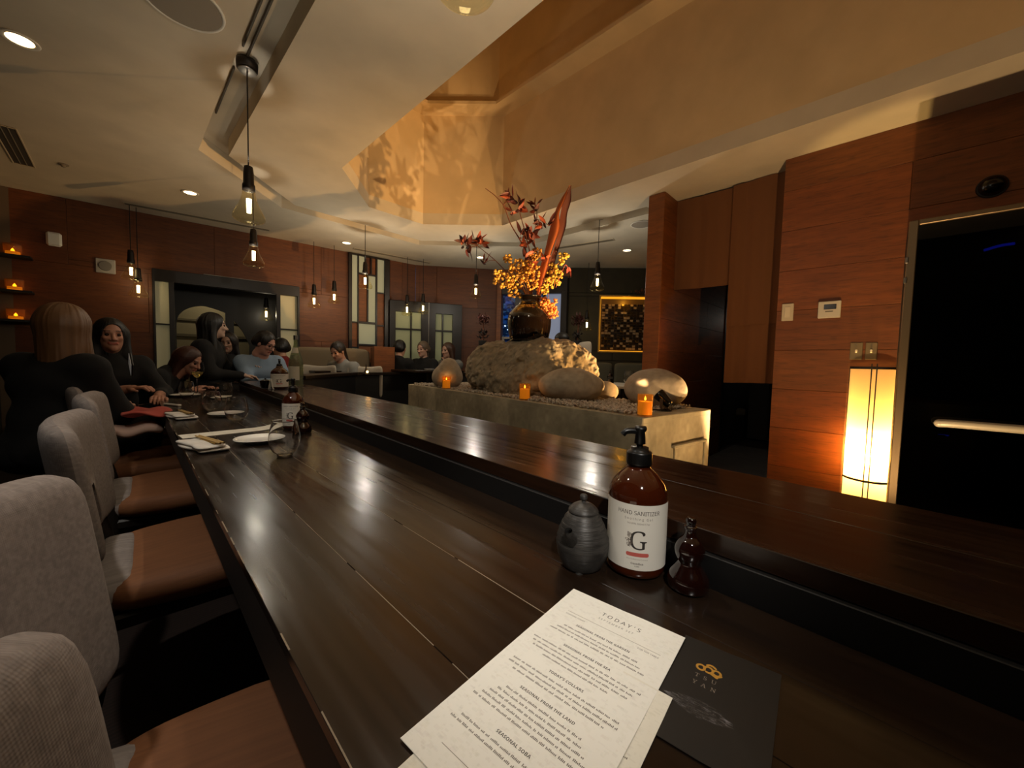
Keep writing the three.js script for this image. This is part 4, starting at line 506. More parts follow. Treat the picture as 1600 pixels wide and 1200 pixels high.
votive(pl(2.04, 0.035, GY), 'amber votive candle at the left end of the plinth'); votive(pl(0.93, 0.03, GY), 'amber votive candle before the dark boulder'); votive(pl(0.03, 0.06, 0.801), 'amber votive candle on the near right corner of the plinth');
// uplight
const UL = pl(0.10, 0.36, 0.80);
{ const t = thing('accent_spotlight', 'small black adjustable spotlight before the right stone', 'spotlight', [UL.x, UL.y, UL.z]); const aim = V3(2.12, 3.1, -3.77).sub(UL).normalize(), qq = new THREE.Quaternion().setFromUnitVectors(V3(0, 1, 0), aim);
  obj('base', lathe([[0, 0.001], [0.042, 0.001], [0.044, 0.006], [0.04, 0.012], [0, 0.013]], 28), blackGloss, t); obj('bracket', [cbox(0.008, 0.06, 0.018, 0.002, 0.036, 0.04, 0), cbox(0.008, 0.06, 0.018, 0.002, -0.036, 0.04, 0)], metal, t);
  const h = lathe([[0, -0.045], [0.018, -0.044], [0.024, -0.034], [0.027, -0.01], [0.034, 0.028], [0.035, 0.045], [0.031, 0.045], [0.029, 0.032], [0, 0.028]], 30); h.applyQuaternion(qq); h.translate(0, 0.065, 0); obj('head', h, blackGloss, t);
  const l = lathe([[0, 0.031], [0.028, 0.033], [0, 0.034]], 24); l.applyQuaternion(qq); l.translate(0, 0.065, 0); obj('lens', l, glowM(AMBER, 6), t); obj('cable', tube([[-0.03, 0.01, 0], [-0.08, 0.012, 0.01], [-0.14, 0.014, -0.05], [-0.22, 0.012, -0.06]], 0.004, 30, 6), black, t);
  const s = new THREE.SpotLight(AMBER, I_UP, 0, 25 * RAD, 1); s.position.copy(aim.clone().multiplyScalar(0.052)).add(V3(0, 0.065, 0)); s.target.position.copy(aim.clone().multiplyScalar(2)); s.castShadow = true; s.shadow.radius = 0.6; t.add(s, s.target); }
// unseen spotlight added in the aisle, below the bar's edge, to light the coffer
{ const p = V3(2.76, 0, -0.12), t = thing('added_floor_spot', 'added unseen amber spotlight on the aisle floor before the paper lamp', 'spotlight', [p.x, 0, p.z]), aim = V3(1.95, 3.35, -3.77).sub(V3(p.x, 0.26, p.z)).normalize(), qq = new THREE.Quaternion().setFromUnitVectors(V3(0, 1, 0), aim);
  obj('base', lathe([[0, 0.001], [0.08, 0.001], [0.082, 0.008], [0.03, 0.016], [0.012, 0.05], [0.012, 0.15], [0, 0.15]], 28), black, t); const h = lathe([[0, -0.07], [0.03, -0.068], [0.04, -0.05], [0.048, 0.05], [0.052, 0.07], [0.047, 0.07], [0.04, 0.05], [0, 0.045]], 30); h.applyQuaternion(qq); h.translate(0, 0.20, 0); obj('head', h, black, t); const l = lathe([[0, 0.05], [0.04, 0.052], [0, 0.053]], 24); l.applyQuaternion(qq); l.translate(0, 0.20, 0); obj('lens', l, glowM(AMBER, 6), t);
  const o = aim.clone().multiplyScalar(0.08).add(V3(0, 0.20, 0)), s = new THREE.SpotLight(AMBER, I_FLOOR, 0, 18 * RAD, 1); s.position.copy(o); s.target.position.copy(o).addScaledVector(aim, 3); s.castShadow = true; s.shadow.radius = 0.8; t.add(s, s.target); }
{ const p = V3(2.0, 0, 0.02), t = thing('added_floor_wash', 'added unseen round uplight on the aisle floor behind the bar', 'spotlight', [p.x, 0, p.z]); obj('can', lathe([[0, 0.001], [0.07, 0.001], [0.072, 0.01], [0.066, 0.16], [0.058, 0.16], [0.055, 0.13], [0, 0.128]], 30), black, t); obj('lens', lathe([[0, 0.136], [0.05, 0.136], [0, 0.138]], 24), glowM(AMBER, 6), t);  // unseen uplight added to wash the ceiling, right wall and plinth end
  const w = new THREE.SpotLight(AMBER, I_WASH, 0, 79 * RAD, 1); w.position.set(0, 0.17, 0); w.target.position.set(0.1, 3, -0.1); w.castShadow = true; t.add(w, w.target); }
// vase and dried arrangement
const VP = pl(1.33, 0.40), VY = 1.232;
{ const t = thing('vase', 'large glossy black brown ceramic vase on the boulder', 'vase', [VP.x, VY, VP.z]); obj('vase_body', latheS([[0.0005, 0.0], [0.14, 0.0], [0.155, 0.012], [0.168, 0.07], [0.176, 0.14], [0.172, 0.20], [0.150, 0.24], [0.115, 0.275], [0.088, 0.30], [0.080, 0.32], [0.084, 0.352], [0.088, 0.358], [0.078, 0.358], [0.072, 0.32], [0.09, 0.28], [0.06, 0.2], [0.0005, 0.19]], 56, 90), phys({ map: dataTex(256, 256, (u, v) => { const n = fbmP(u, v, 10, 3, 4, 501); return [12 + 14 * n, 8 + 8 * n, 5 + 5 * n]; }), roughness: 0.08, clearcoat: 1, clearcoatRoughness: 0.05 }), t); obj('collar_lip', tube(Array.from({ length: 40 }, (_, i) => V3(Math.cos(i / 40 * 6.2832) * 0.083, 0.356, Math.sin(i / 40 * 6.2832) * 0.083)), 0.006, 60, 8, true), blackGloss, t); }
const VD = EYE.distanceTo(V3(VP.x, EYE.y, VP.z)), mouth = V3(VP.x, VY + 0.30, VP.z);
const fwd = V3(0, 0, -1).applyQuaternion(camera.quaternion), vdep = V3(VP.x, VY, VP.z).sub(EYE).dot(fwd);
const fp = (cx, cy, dd = 0) => atD(700 + cx / 4.614, 280 + cy / 4.614, vdep + dd);   // from a close-up of the flowers
const redLeafM = [0x5a2418, 0x7a3320, 0x421812, 0x8a3c1e].map((c) => std({ color: c, roughness: 0.6, side: THREE.DoubleSide })), twigM = std({ color: 0x6a3820, roughness: 0.8 }), goldM2 = [0xd9a23a, 0xc98a2a].map((c) => phys({ color: c, roughness: 0.6, transmission: 0.15, thickness: 0, side: THREE.DoubleSide }));
function leafGeo(L, W) { const pos = [], idx = []; const n = 6; for (let i = 0; i <= n; i++) { const k = i / n, w = W * Math.sin(Math.PI * Math.pow(k, 0.75)) * 0.5, zc = 0.16 * L * k * k; pos.push(-w, k * L, zc + w * 0.45, 0, k * L, zc, w, k * L, zc + w * 0.45); } for (let i = 0; i < n; i++) for (const c of [0, 1]) { const a = i * 3 + c; idx.push(a, a + 1, a + 4, a, a + 4, a + 3); } const g = new THREE.BufferGeometry(); g.setAttribute('position', new THREE.Float32BufferAttribute(pos, 3)); g.setIndex(idx); g.computeVertexNormals(); return g; }
const leafG = [leafGeo(0.072, 0.026), leafGeo(0.085, 0.022), leafGeo(0.06, 0.03)];
function branch(label, pts, leaves, r0 = 0.007, r1 = 0.0025, mats = redLeafM) { // leaves: [x, y, count, spread, dd, scale]
  const P = pts.map((p) => fp(...p)), base = mouth.clone(); const t = thing('dried_branch', label, 'branch', [base.x, base.y, base.z], 0, 'dried branches in the black vase'); obj('stem', taper([V3(0, 0, 0), ...P.map((p) => p.sub(base))], r0, r1, 40, 7), twigM, t);
  for (const [x, y, n, sp, dd = 0, sc = 1] of leaves) { const c = fp(x, y, dd).sub(base); let near = P[0], bd = 1e9; for (const p of P) { const d = p.distanceTo(c); if (d < bd) { bd = d; near = p; } } if (bd > 0.03) obj('twig', taper([near, near.clone().lerp(c, 0.5).add(V3(0, 0.01, 0)), c], 0.003, 0.0015, 10, 5), twigM, t);
    for (let i = 0; i < n; i++) { const o = obj('leaf', leafG[Math.floor(rnd() * 3)], mats[Math.floor(rnd() * mats.length)], t); o.position.copy(c).add(V3(rr(-1, 1), rr(-1, 1), rr(-1, 1)).multiplyScalar(sp * 0.35)); o.rotation.set(rr(-1.2, 1.2), rr(0, 6.28), rr(-2.2, 2.2)); const s = rr(0.9, 1.4) * sc; o.scale.set(s, s, s); } } }
branch('tall bare twig bending left with small dark red leaves', [[590, 640], [540, 480], [450, 320], [400, 190], [340, 120], [270, 66]], [[440, 110, 3, 0.05], [460, 130, 2, 0.04], [460, 235, 4, 0.05], [425, 160, 2, 0.04]], 0.008, 0.003);
branch('upright branch with a fan of dark red leaves at its tip', [[600, 600], [560, 400], [520, 250], [510, 200]], [[525, 180, 7, 0.05], [505, 225, 4, 0.05], [565, 380, 6, 0.07], [540, 420, 5, 0.07]], 0.008, 0.003);
branch('right leafy branch with dark red leaves before the brown husk', [[640, 600], [620, 420], [640, 290], [640, 200]], [[640, 180, 5, 0.05], [635, 225, 4, 0.05], [660, 320, 9, 0.07, -0.05], [600, 390, 9, 0.08], [720, 330, 5, 0.06, -0.06], [610, 440, 6, 0.07], [715, 570, 5, 0.06, -0.1]], 0.008, 0.003);
branch('long side branch ending in spiky red leaves at far left', [[540, 800, 0.05], [440, 690, 0.05], [340, 585, 0.08], [210, 478, 0.1]], [[205, 440, 10, 0.07, 0.1], [245, 465, 6, 0.06, 0.1], [110, 460, 9, 0.08, 0.1], [140, 515, 7, 0.07, 0.1], [165, 470, 6, 0.05, 0.1], [265, 605, 5, 0.05, 0.08]], 0.006, 0.0025);
branch('short wide stem of brown leaves rising from the vase', [[600, 700], [560, 520], [545, 420]], [[545, 560, 3, 0.05, -0.03, 1.3], [560, 650, 3, 0.06, -0.04, 1.3], [540, 470, 4, 0.06]], 0.014, 0.006);
function spray(label, stems, clusters, mat) { const base = mouth.clone(), t = thing('golden_spray', label, 'dried flowers', [base.x, base.y, base.z], 0, 'dried golden sprays in the black vase'); for (const s of stems) obj('stem', taper([V3(0, 0, 0), ...s.map((p) => fp(...p).sub(base))], 0.004, 0.0018, 24, 6), std({ color: 0xb87830, roughness: 0.8 }), t);
  const bl = []; for (const [x, y, n, sp, dd = 0] of clusters) { for (let i = 0; i < n * 1.7; i++) { const p = fp(x + rr(-1, 1) * sp, y + rr(-1, 1) * sp, dd + rr(-0.06, 0.06)).sub(base); const g = new THREE.SphereGeometry(rr(0.009, 0.015), 7, 5); g.scale(1, rr(0.7, 1.1), rr(0.5, 1)); g.rotateX(rr(0, 3)); g.rotateY(rr(0, 3)); g.translate(p.x, p.y, p.z); bl.push(g); } } obj('seed_pods', bl, mat, t).userData.kind = 'stuff'; }
spray('golden seed sprays spreading left from the vase', [[[540, 780], [440, 680], [360, 700]], [[550, 760], [470, 620], [425, 560]], [[540, 800], [430, 770], [385, 770]], [[570, 740], [520, 600], [510, 590]], [[520, 840], [480, 800]]], [[365, 690, 16, 34], [345, 735, 8, 22], [425, 575, 14, 28, 0.03], [470, 640, 14, 26], [515, 610, 16, 32], [440, 690, 14, 40], [410, 770, 12, 28], [490, 740, 24, 50], [480, 815, 22, 44], [500, 690, 12, 40], [560, 660, 10, 40], [450, 740, 10, 30]], goldM2[0]);
spray('golden seed sprays standing in the middle of the vase', [[[600, 640], [600, 560]], [[620, 640], [640, 540]], [[560, 640], [585, 560]]], [[600, 590, 22, 45], [630, 540, 18, 40], [580, 640, 18, 40, -0.05], [620, 660, 14, 40, -0.05], [570, 700, 16, 45, -0.05], [610, 760, 16, 40, -0.06]], goldM2[1]);
spray('yellow trailing sprays spreading right from the vase', [[[700, 780], [740, 680], [800, 600], [850, 545]], [[690, 800], [720, 730], [770, 650], [765, 780]], [[680, 820], [720, 760], [725, 870]], [[710, 780], [780, 690], [800, 740]]], [[830, 560, 8, 26], [820, 605, 6, 14], [745, 700, 16, 40], [800, 690, 10, 30], [795, 745, 6, 16], [720, 760, 16, 36], [690, 800, 12, 28], [760, 640, 8, 30], [850, 550, 5, 18]], std({ color: 0xc9a23c, roughness: 0.6 }));
spray('orange drooping cluster beside the vase neck', [[[660, 850], [700, 880], [730, 930]]], [[700, 890, 24, 34, -0.05], [740, 930, 30, 40, -0.05], [765, 970, 18, 28, -0.05], [780, 880, 5, 14, -0.05], [690, 935, 14, 26, -0.05]], std({ color: 0xd88038, roughness: 0.6 }));
single('pink_flower', [leafG[2].clone().rotateZ(2.6).translate(0, 0, 0), leafG[2].clone().rotateZ(3.4).translate(0.01, 0.01, 0), leafG[2].clone().rotateZ(3.0).rotateY(1).translate(0.01, -0.02, 0.01), tube([[0, 0, 0], [-0.03, 0.02, 0], [-0.07, -0.03, 0], [-0.15, -0.18, 0]], 0.002, 20, 5)], std({ color: 0xc05a50, side: THREE.DoubleSide, roughness: 0.6 }), 'drooping pink flower at the right edge of the bouquet', 'flower').position.copy(fp(865, 640));
{ // palm husk: a long curled sheath, bright outside on one side and dark inside on the other
  const Lp = [[630, 862], [650, 720], [684, 560], [735, 365], [768, 232], [826, 130], [874, 42]], Mp = [[652, 862], [692, 715], [738, 560], [800, 372], [806, 250], [840, 145], [882, 42]], Rp = [[666, 862], [722, 720], [775, 590], [840, 370], [862, 255], [884, 150], [892, 46]], base = mouth.clone(), N = 30;
  const sheath = (A, B, d0, d1, bulge) => { const ca = new THREE.SplineCurve(A.map((p) => new THREE.Vector2(...p))), cb = new THREE.SplineCurve(B.map((p) => new THREE.Vector2(...p))), pos = [], idx = [], M = 6; for (const th of [0, 0.010]) for (let i = 0; i <= N; i++) { const k = i / N, a = ca.getPoint(k), b = cb.getPoint(k), e = Math.sin(Math.PI * Math.min(1, k * 0.9 + 0.12)); for (let j = 0; j <= M; j++) { const q = j / M, w = 3.5 * Math.sin(k * 21 + q * 3) * (q === 0 || q === 1 ? 1 : 0); const p = fp(mix(a.x, b.x, q) + w, mix(a.y, b.y, q), (mix(d0, d1, q) + bulge * Math.sin(q * Math.PI)) * e + th - 0.04).sub(base); pos.push(p.x, p.y, p.z); } }
    const id = (s, i, j) => s * (N + 1) * (M + 1) + i * (M + 1) + j; for (let i = 0; i < N; i++) { for (let j = 0; j < M; j++) idx.push(id(0, i, j), id(0, i, j + 1), id(0, i + 1, j + 1), id(0, i, j), id(0, i + 1, j + 1), id(0, i + 1, j), id(1, i, j), id(1, i + 1, j + 1), id(1, i, j + 1), id(1, i, j), id(1, i + 1, j), id(1, i + 1, j + 1)); for (const j of [0, M]) idx.push(id(0, i, j), id(0, i + 1, j), id(1, i + 1, j), id(0, i, j), id(1, i + 1, j), id(1, i, j)); } for (const i of [0, N]) for (let j = 0; j < M; j++) idx.push(id(0, i, j), id(1, i, j), id(1, i, j + 1), id(0, i, j), id(1, i, j + 1), id(0, i, j + 1));
    const g = new THREE.BufferGeometry(); g.setAttribute('position', new THREE.Float32BufferAttribute(pos, 3)); g.setIndex(idx); g.computeVertexNormals(); return g; };
  const t = thing('palm_husk', 'tall rust brown curled palm husk standing in the vase', 'palm husk', [base.x, base.y, base.z]); obj('outer_husk', sheath(Lp, Mp, 0.05, 0, -0.02), std({ color: 0xb05a28, roughness: 0.65, side: THREE.DoubleSide }), t); obj('inner_husk', sheath(Mp, Rp, 0, 0.07, 0.03), std({ color: 0x4a1d0e, roughness: 0.7, side: THREE.DoubleSide }), t); obj('stalk', taper([V3(0, -0.02, 0), fp(648, 860, -0.04).sub(base)], 0.012, 0.01, 8, 8), twigM, t);
}
// ---------- right wall: curtain, lamp, switches, wine fridge ----------
{ const cm = phys({ color: 0x704626, roughness: 0.95, transmission: 0.08, thickness: 0, side: THREE.DoubleSide });
  const t = thing('doorway_curtain', 'brown split curtain hanging in the wooden doorway', 'curtain', [3.595, 0, -1.0]); const cloth = (z0, z1, y0, y1, amp, ph, off = 0) => { const g = new THREE.PlaneGeometry(z1 - z0, y1 - y0, 60, 10), p = g.attributes.position; for (let i = 0; i < p.count; i++) { const z = p.getX(i) + (z0 + z1) / 2, y = p.getY(i) + (y0 + y1) / 2, k = 0.6 + 0.4 * (y1 - y) / (y1 - y0); p.setXYZ(i, off + k * amp * (Math.sin(z * 30 + ph) + 0.6 * Math.sin(z * 61 + ph * 2)), y + 0.006 * Math.sin(z * 7), z + 1.0); } g.computeVertexNormals(); return g; };
  obj('left_panel', cloth(-1.455, -0.985, 1.752, 2.55, 0.004, 1), cm, t); obj('right_panel', cloth(-0.99, -0.625, 0.93, 2.55, 0.010, 2.2, -0.01), cm, t); obj('front_layer', cloth(-0.99, -0.63, 1.40, 2.55, 0.008, 2.6, -0.022), cm, t); obj('curtain_rod', tube([[0.02, 2.545, -0.45], [0.02, 2.545, 0.38]], 0.010, 6, 10), std({ color: 0x5a3a20 }), t); }
{ const t = thing('kitchen_shelf', 'bright white shelf unit glimpsed through the doorway', 'shelf', [6.85, 0, -1.36]); obj('shelf_side', [bx(0, 0.25, 0.9, 2.3, -0.2, -0.18), bx(0, 0.25, 0.9, 2.3, 0.18, 0.2)], steel, t); for (const y of [1.25, 1.62, 1.95, 2.25]) obj('shelf_board', bx(0, 0.25, y, y + 0.02, -0.2, 0.2), steel, t); obj('light_panel', bx(0.16, 0.2, 1.66, 1.92, -0.18, 0.18), glowM(0xfff2dd, 0.55), t); obj('light_panel', bx(0.16, 0.2, 2.1, 2.2, -0.18, 0.18), glowM(0xfff2dd, 0.5), t); obj('tray', bx(0.02, 0.2, 1.28, 1.36, -0.15, 0.15), metal, t); lamp(new THREE.PointLight(0xfff0dd, 0.15), -0.15, 1.8, 0.1, t);
  const c = thing('kitchen_cabinet', 'low dark cabinet in the shadowed room behind the curtain', 'cabinet', [6.6, 0, -0.9]); obj('cabinet_body', bx(-0.3, 0.45, 0.05, 0.9, -0.5, 0.4), black, c); obj('worktop', bx(-0.33, 0.47, 0.9, 0.93, -0.52, 0.42), steel, c); const k = new THREE.SpotLight(0xe4dcf4, 1.5, 0, 14 * RAD, 1); const kt = thing('kitchen_downlight', 'cool recessed downlight in the room behind the curtain', 'ceiling light', [4.35, 2.55, -0.75]); obj('lens', lathe([[0, -0.004], [0.05, -0.004], [0.05, 0], [0, 0]], 24), glowM(0xe8e4ff, 3), kt); k.position.set(0, -0.02, 0); k.target.position.set(-1.0, -1.35, -0.70); k.castShadow = true; k.shadow.radius = 9; kt.add(k, k.target); }
const RW = (px, py) => onPl(px, py, [3.4, 0, 0], [1, 0, 0]);
function plateOn(name, label, cat, x0, y0, x1, y1, th, mat, parts) { const a = RW(x0, y1), b = RW(x1, y0), t = thing(name, label, cat, [3.4 - th / 2, (a.y + b.y) / 2, (a.z + b.z) / 2], -Math.PI / 2), w = Math.abs(b.z - a.z), h = Math.abs(b.y - a.y); obj('plate', triUV(cbox(w, h, th, 0.003)), mat, t); parts(t, w, h, th / 2); return t; }
plateOn('light_switch', 'cream rocker wall switch right of the curtain', 'light switch', 1221, 474, 1241, 502, 0.012, std({ color: 0xc8bda6 }), (t, w, h, z) => obj('rocker', cbox(w * 0.5, h * 0.62, 0.006, 0.002, 0, 0, z + 0.002), std({ color: 0xd8cdb6 }), t));
plateOn('thermostat', 'white wall thermostat with dark display', 'thermostat', 1278, 470, 1315, 498, 0.028, std({ color: 0xcfc8b8 }), (t, w, h, z) => { obj('display', cbox(w * 0.55, h * 0.30, 0.003, 0.001, 0.004, h * 0.16, z + 0.001), std({ color: 0x2a2622, roughness: 0.2 }), t); obj('button_row', cbox(w * 0.34, h * 0.06, 0.003, 0.001, 0, -h * 0.12, z + 0.001), std({ color: 0x6a645a }), t); });
for (const [x0, x1, l] of [[1327, 1349, 'left bronze toggle switch plate above the paper lamp'], [1351, 1372, 'right bronze toggle switch plate above the paper lamp']]) plateOn('toggle_switch', l, 'light switch', x0, 535, x1, 562, 0.008, std({ color: 0x8a7a5e, metalness: 0.6, roughness: 0.45 }), (t, w, h, z) => { obj('toggle', cbox(0.011, 0.022, 0.016, 0.003, 0, 0, z + 0.005), std({ color: 0xe8dfc8 }), t); obj('screw', [cyl(0.003, 0.003, 0.002, 0, 0, 0, 10).rotateX(Math.PI / 2).translate(0, h * 0.36, z), cyl(0.003, 0.003, 0.002, 0, 0, 0, 10).rotateX(Math.PI / 2).translate(0, -h * 0.36, z)], metal, t); });
{ const p = RW(1550, 292), t = thing('dome_camera', 'small black dome fixed high on the wood wall above the fridge', 'camera', [3.4, p.y, p.z], -Math.PI / 2); obj('dome', new THREE.SphereGeometry(0.052, 28, 16, 0, Math.PI * 2, 0, Math.PI / 2).rotateX(Math.PI / 2).translate(0, 0, 0.012), blackGloss, t); obj('mount', cyl(0.06, 0.058, 0.014, 0, 0, 0, 28).rotateX(Math.PI / 2), black, t); }
{ // paper wall lamp
  const R = 0.118, zc = -0.06, y0 = 0.22, y1 = 1.068, t = thing('paper_lamp', 'tall glowing half round paper wall lamp with dark strips', 'wall lamp', [3.395, 0, zc]);
  const paper = phys({ color: 0xffe2a8, roughness: 0.97, transmission: 0.7, thickness: 0, emissive: 0xffb050, emissiveIntensity: 0.10, side: THREE.DoubleSide });
  obj('paper_shade', new THREE.CylinderGeometry(R, R, y1 - y0, 40, 1, true, Math.PI, Math.PI).translate(0, (y0 + y1) / 2, 0), paper, t);
  const strip = std({ color: 0x1c120c, roughness: 0.5 }); const arc = (y, h) => { const g = new THREE.CylinderGeometry(R + 0.003, R + 0.003, h, 40, 1, true, Math.PI, Math.PI); return g.translate(0, y, 0); };
  obj('hoop', arc(0.355, 0.014), std({ color: 0x1c120c, side: THREE.DoubleSide }), t); const disc = new THREE.CylinderGeometry(R + 0.006, R + 0.006, 0.014, 36, 1, false, Math.PI, Math.PI); obj('top_cap', [arc(y1 + 0.004, 0.016), bx(-0.012, 0, y1 - 0.004, y1 + 0.012, -R - 0.003, R + 0.003)], std({ color: 0x1c120c, side: THREE.DoubleSide }), t); obj('bottom_cap', disc.clone().translate(0, y0, 0), strip, t);
  for (const z of [-0.012, 0.012]) obj('rod', bx(-R - 0.007, -R - 0.001, y0, y1 + 0.03, z - 0.003, z + 0.003, 0.001), strip, t); for (const s of [-1, 1]) obj('side_strip', bx(-0.006, 0.0, y0, y1, s * (R + 0.001) - 0.003, s * (R + 0.001) + 0.003, 0.001), strip, t);
  obj('bulb', latheS([[0.0005, -0.06], [0.028, -0.045], [0.03, 0], [0.02, 0.05], [0.0005, 0.062]], 20, 20).translate(-0.055, 0.52, 0), glowM(0xffd9a0, 10), t); lamp(new THREE.PointLight(PAPER, I_SCONCE), -0.055, 0.52, 0, t).shadow.radius = 1.4;
  const s = new THREE.SpotLight(new THREE.Color(1, 0.55, 0.19), I_BEAM, 0, 27 * RAD, 1); s.position.set(-R - 0.02, 0.60, 0); s.target.position.set(2.36 - 3.395, 1.62, -2.08 - zc); s.castShadow = true; s.shadow.radius = 0.8; t.add(s, s.target); }
{ // wine fridge
  const X = 2.80, z0 = 0.036, z1 = 1.30, y1 = 1.815, t = thing('wine_fridge', 'tall black glass fronted wine fridge with steel edge and handle', 'fridge', [X, 0, z0]); const W = z1 - z0;
  obj('cabinet', [bx(0.06, 0.59, 0.02, y1, 0, 0.02), bx(0.06, 0.59, 0.02, y1, W - 0.02, W), bx(0.06, 0.59, y1 - 0.03, y1, 0, W), bx(0.06, 0.59, 0.02, 0.1, 0, W), bx(0.57, 0.59, 0.02, y1, 0, W)], std({ color: 0x060505, roughness: 0.7 }), t);
  obj('door_frame', [bx(0, 0.045, 0.03, y1 - 0.005, 0.0, 0.034, 0.003), bx(0, 0.045, y1 - 0.03, y1 - 0.005, 0.034, W, 0.003), bx(0, 0.045, 0.03, 0.1, 0.034, W, 0.003)], std({ color: 0x7a6a54, metalness: 0.9, roughness: 0.42 }), t);
  obj('door_glass', bx(0.018, 0.024, 0.1, y1 - 0.03, 0.034, W - 0.02, 0.0005), phys({ color: 0x4a4a4a, roughness: 0.02, transmission: 1, thickness: 0 }), t);
  for (const y of [0.35, 0.55, 0.75, 0.95, 1.16, 1.36, 1.54, 1.68]) { obj('shelf', bx(0.08, 0.55, y, y + 0.012, 0.03, W - 0.03, 0.002), std({ color: 0x0f0b08 }), t); obj('shelf_front', bx(0.07, 0.08, y - 0.006, y + 0.02, 0.03, W - 0.03, 0.002), std({ color: 0x2a2018 }), t); }
  const h = RW(1500, 652); const k = (X - 0.04) / 3.4; obj('handle', [tube([[-0.055, 0.81, 0.155], [-0.057, 0.812, 0.18], [-0.058, 0.813, 0.3], [-0.058, 0.813, 0.55]], 0.019, 24, 12), new THREE.SphereGeometry(0.0195, 16, 10).translate(-0.055, 0.81, 0.155), cyl(0.008, 0.008, 0.05, 0, 0, 0, 10).rotateZ(Math.PI / 2).translate(0.0, 0.812, 0.2)], std({ color: 0xb9b2a2, metalness: 0.2, roughness: 0.4 }), t);
  obj('hinge', [bx(-0.006, 0, 1.60, 1.63, -0.004, 0.008), bx(-0.006, 0, 1.5, 1.53, -0.004, 0.008)], metal, t);
  const led = glowM(0x2230ff, 14); const L = (a, b, c) => tube([a, b, c], 0.006, 12, 8); obj('blue_light', [L([0.1, 1.64, 0.26], [0.1, 1.653, 0.31], [0.1, 1.655, 0.35])], led, t); obj('blue_light', [L([0.1, 0.745, 0.165], [0.1, 0.745, 0.19], [0.1, 0.738, 0.2])], glowM(0x2030ff, 9), t); lamp(new THREE.PointLight(0x2030ff, 0.012), 0.14, 1.62, 0.31, t); }
// ---------- candle lanterns on the left wall ----------
{ const f = (px, py) => onPl(px, py, [0, 0, -5.82], [0, 0, 1]); [[20, 397, 'top candle lantern on the dark left wall'], [23, 452, 'middle candle lantern on the dark left wall'], [25, 498, 'lowest candle lantern on the dark left wall']].forEach(([x, y, l]) => { const p = f(x, y), t = thing('candle_lantern', l, 'candle', [p.x, p.y, p.z], 0, 'candle lanterns on wall shelves'); obj('shelf', bx(-0.09, 0.11, -0.03, -0.01, -0.08, 0.08), black, t); obj('glass', lathe([[0, -0.008], [0.055, -0.008], [0.058, 0.09], [0.055, 0.09], [0.052, 0], [0, 0]], 24), phys({ color: 0xffe0a8, transmission: 0.95, roughness: 0.02, thickness: 0 }), t); obj('wax', cyl(0.045, 0.045, 0.022, 0, 0, 0, 20), std({ color: 0xe0a030, emissive: 0xffb838, emissiveIntensity: 0.35 }), t); obj('flame', latheS([[0.0003, 0.022], [0.012, 0.03], [0.009, 0.042], [0.0003, 0.056]], 10, 12), glowM(0xffb030, 5), t); lamp(new THREE.PointLight(0xffbe70, 0.004), 0, 0.045, 0.0, t); }); }
// ---------- furniture at the back ----------
function whiteChair(px, label, d, ytop = 1.0) { const p = atD(px, 575, d), t = thing('dining_chair', label, 'chair', [p.x, 0, p.z], -45 * RAD, 'pale upholstered chairs behind the bar'); const ch = std({ color: 0xb4aa9a, roughness: 0.8 });
  obj('backrest', slab(0.44, 0.42, 0.05, { nx: 22, ny: 14, n: 8, e: 10, warp: (x, y, z) => [x, y + ytop - 0.21 - 0.03 * (1 - (x / 0.22) ** 2) * (y > 0 ? 1 : 0), z + 0.06 * (x / 0.22) ** 2] }), ch, t); obj('seat', slab(0.44, 0.44, 0.07, { n: 7, flat: true, warp: (x, y, z) => [x, 0.45 + z, y - 0.2] }), ch, t); for (const [a, b] of [[-1, -1], [1, -1], [-1, 1], [1, 1]]) obj('leg', cyl(0.014, 0.02, 0.43, a * 0.18, 0, b * 0.17 - 0.2, 10), legM, t); }
whiteChair(501, 'left pale chair back showing above the back counter', 4.75, 0.985); whiteChair(573, 'right pale chair back showing above the back counter', 4.85, 0.985);
whiteChair(895, 'beige high chair back behind the boulder at right', 4.9, 1.36);
{ const p = atD(572, 580, 4.0), t = thing('table_lantern', 'tiny black cone lantern with a flame on the back ledge', 'lantern', [p.x, 0.892, p.z]); obj('cone', latheS([[0.03, 0.0], [0.03, 0.01], [0.012, 0.05], [0.004, 0.10], [0.0005, 0.12]], 20, 20), black, t); obj('flame', new THREE.SphereGeometry(0.012, 10, 8).translate(0, 0.03, 0.03), glowM(0xffd080, 8), t); obj('tray', cyl(0.045, 0.045, 0.006, 0, 0, 0, 24), blackGloss, t); lamp(new THREE.PointLight(0xffb050, 0.02), 0, 0.05, 0.06, t); }
{ // booth behind the bar
  const a = atD(592, 560, 5.0), t = thing('booth_bench', 'wood sided booth bench with beige cushion behind the bar', 'bench', [a.x, 0, a.z], -20 * RAD); obj('end_panel', bx(-0.06, 0.20, 0, 1.22, -0.45, 0.0, 0.004), wallWoods[1], t); obj('cushion_back', slab(0.95, 0.55, 0.12, { n: 8, warp: (x, y, z) => [x - 0.55, y + 0.92, z - 0.38] }), std({ color: 0x7a6a52, roughness: 0.9 }), t); obj('seat_cushion', slab(0.95, 0.45, 0.12, { n: 8, flat: true, warp: (x, y, z) => [x - 0.55, 0.46 + z, y - 0.15] }), std({ color: 0x7a6a52, roughness: 0.9 }), t); obj('bench_base', bx(-1.0, -0.06, 0, 0.40, -0.4, 0.05), black, t); }
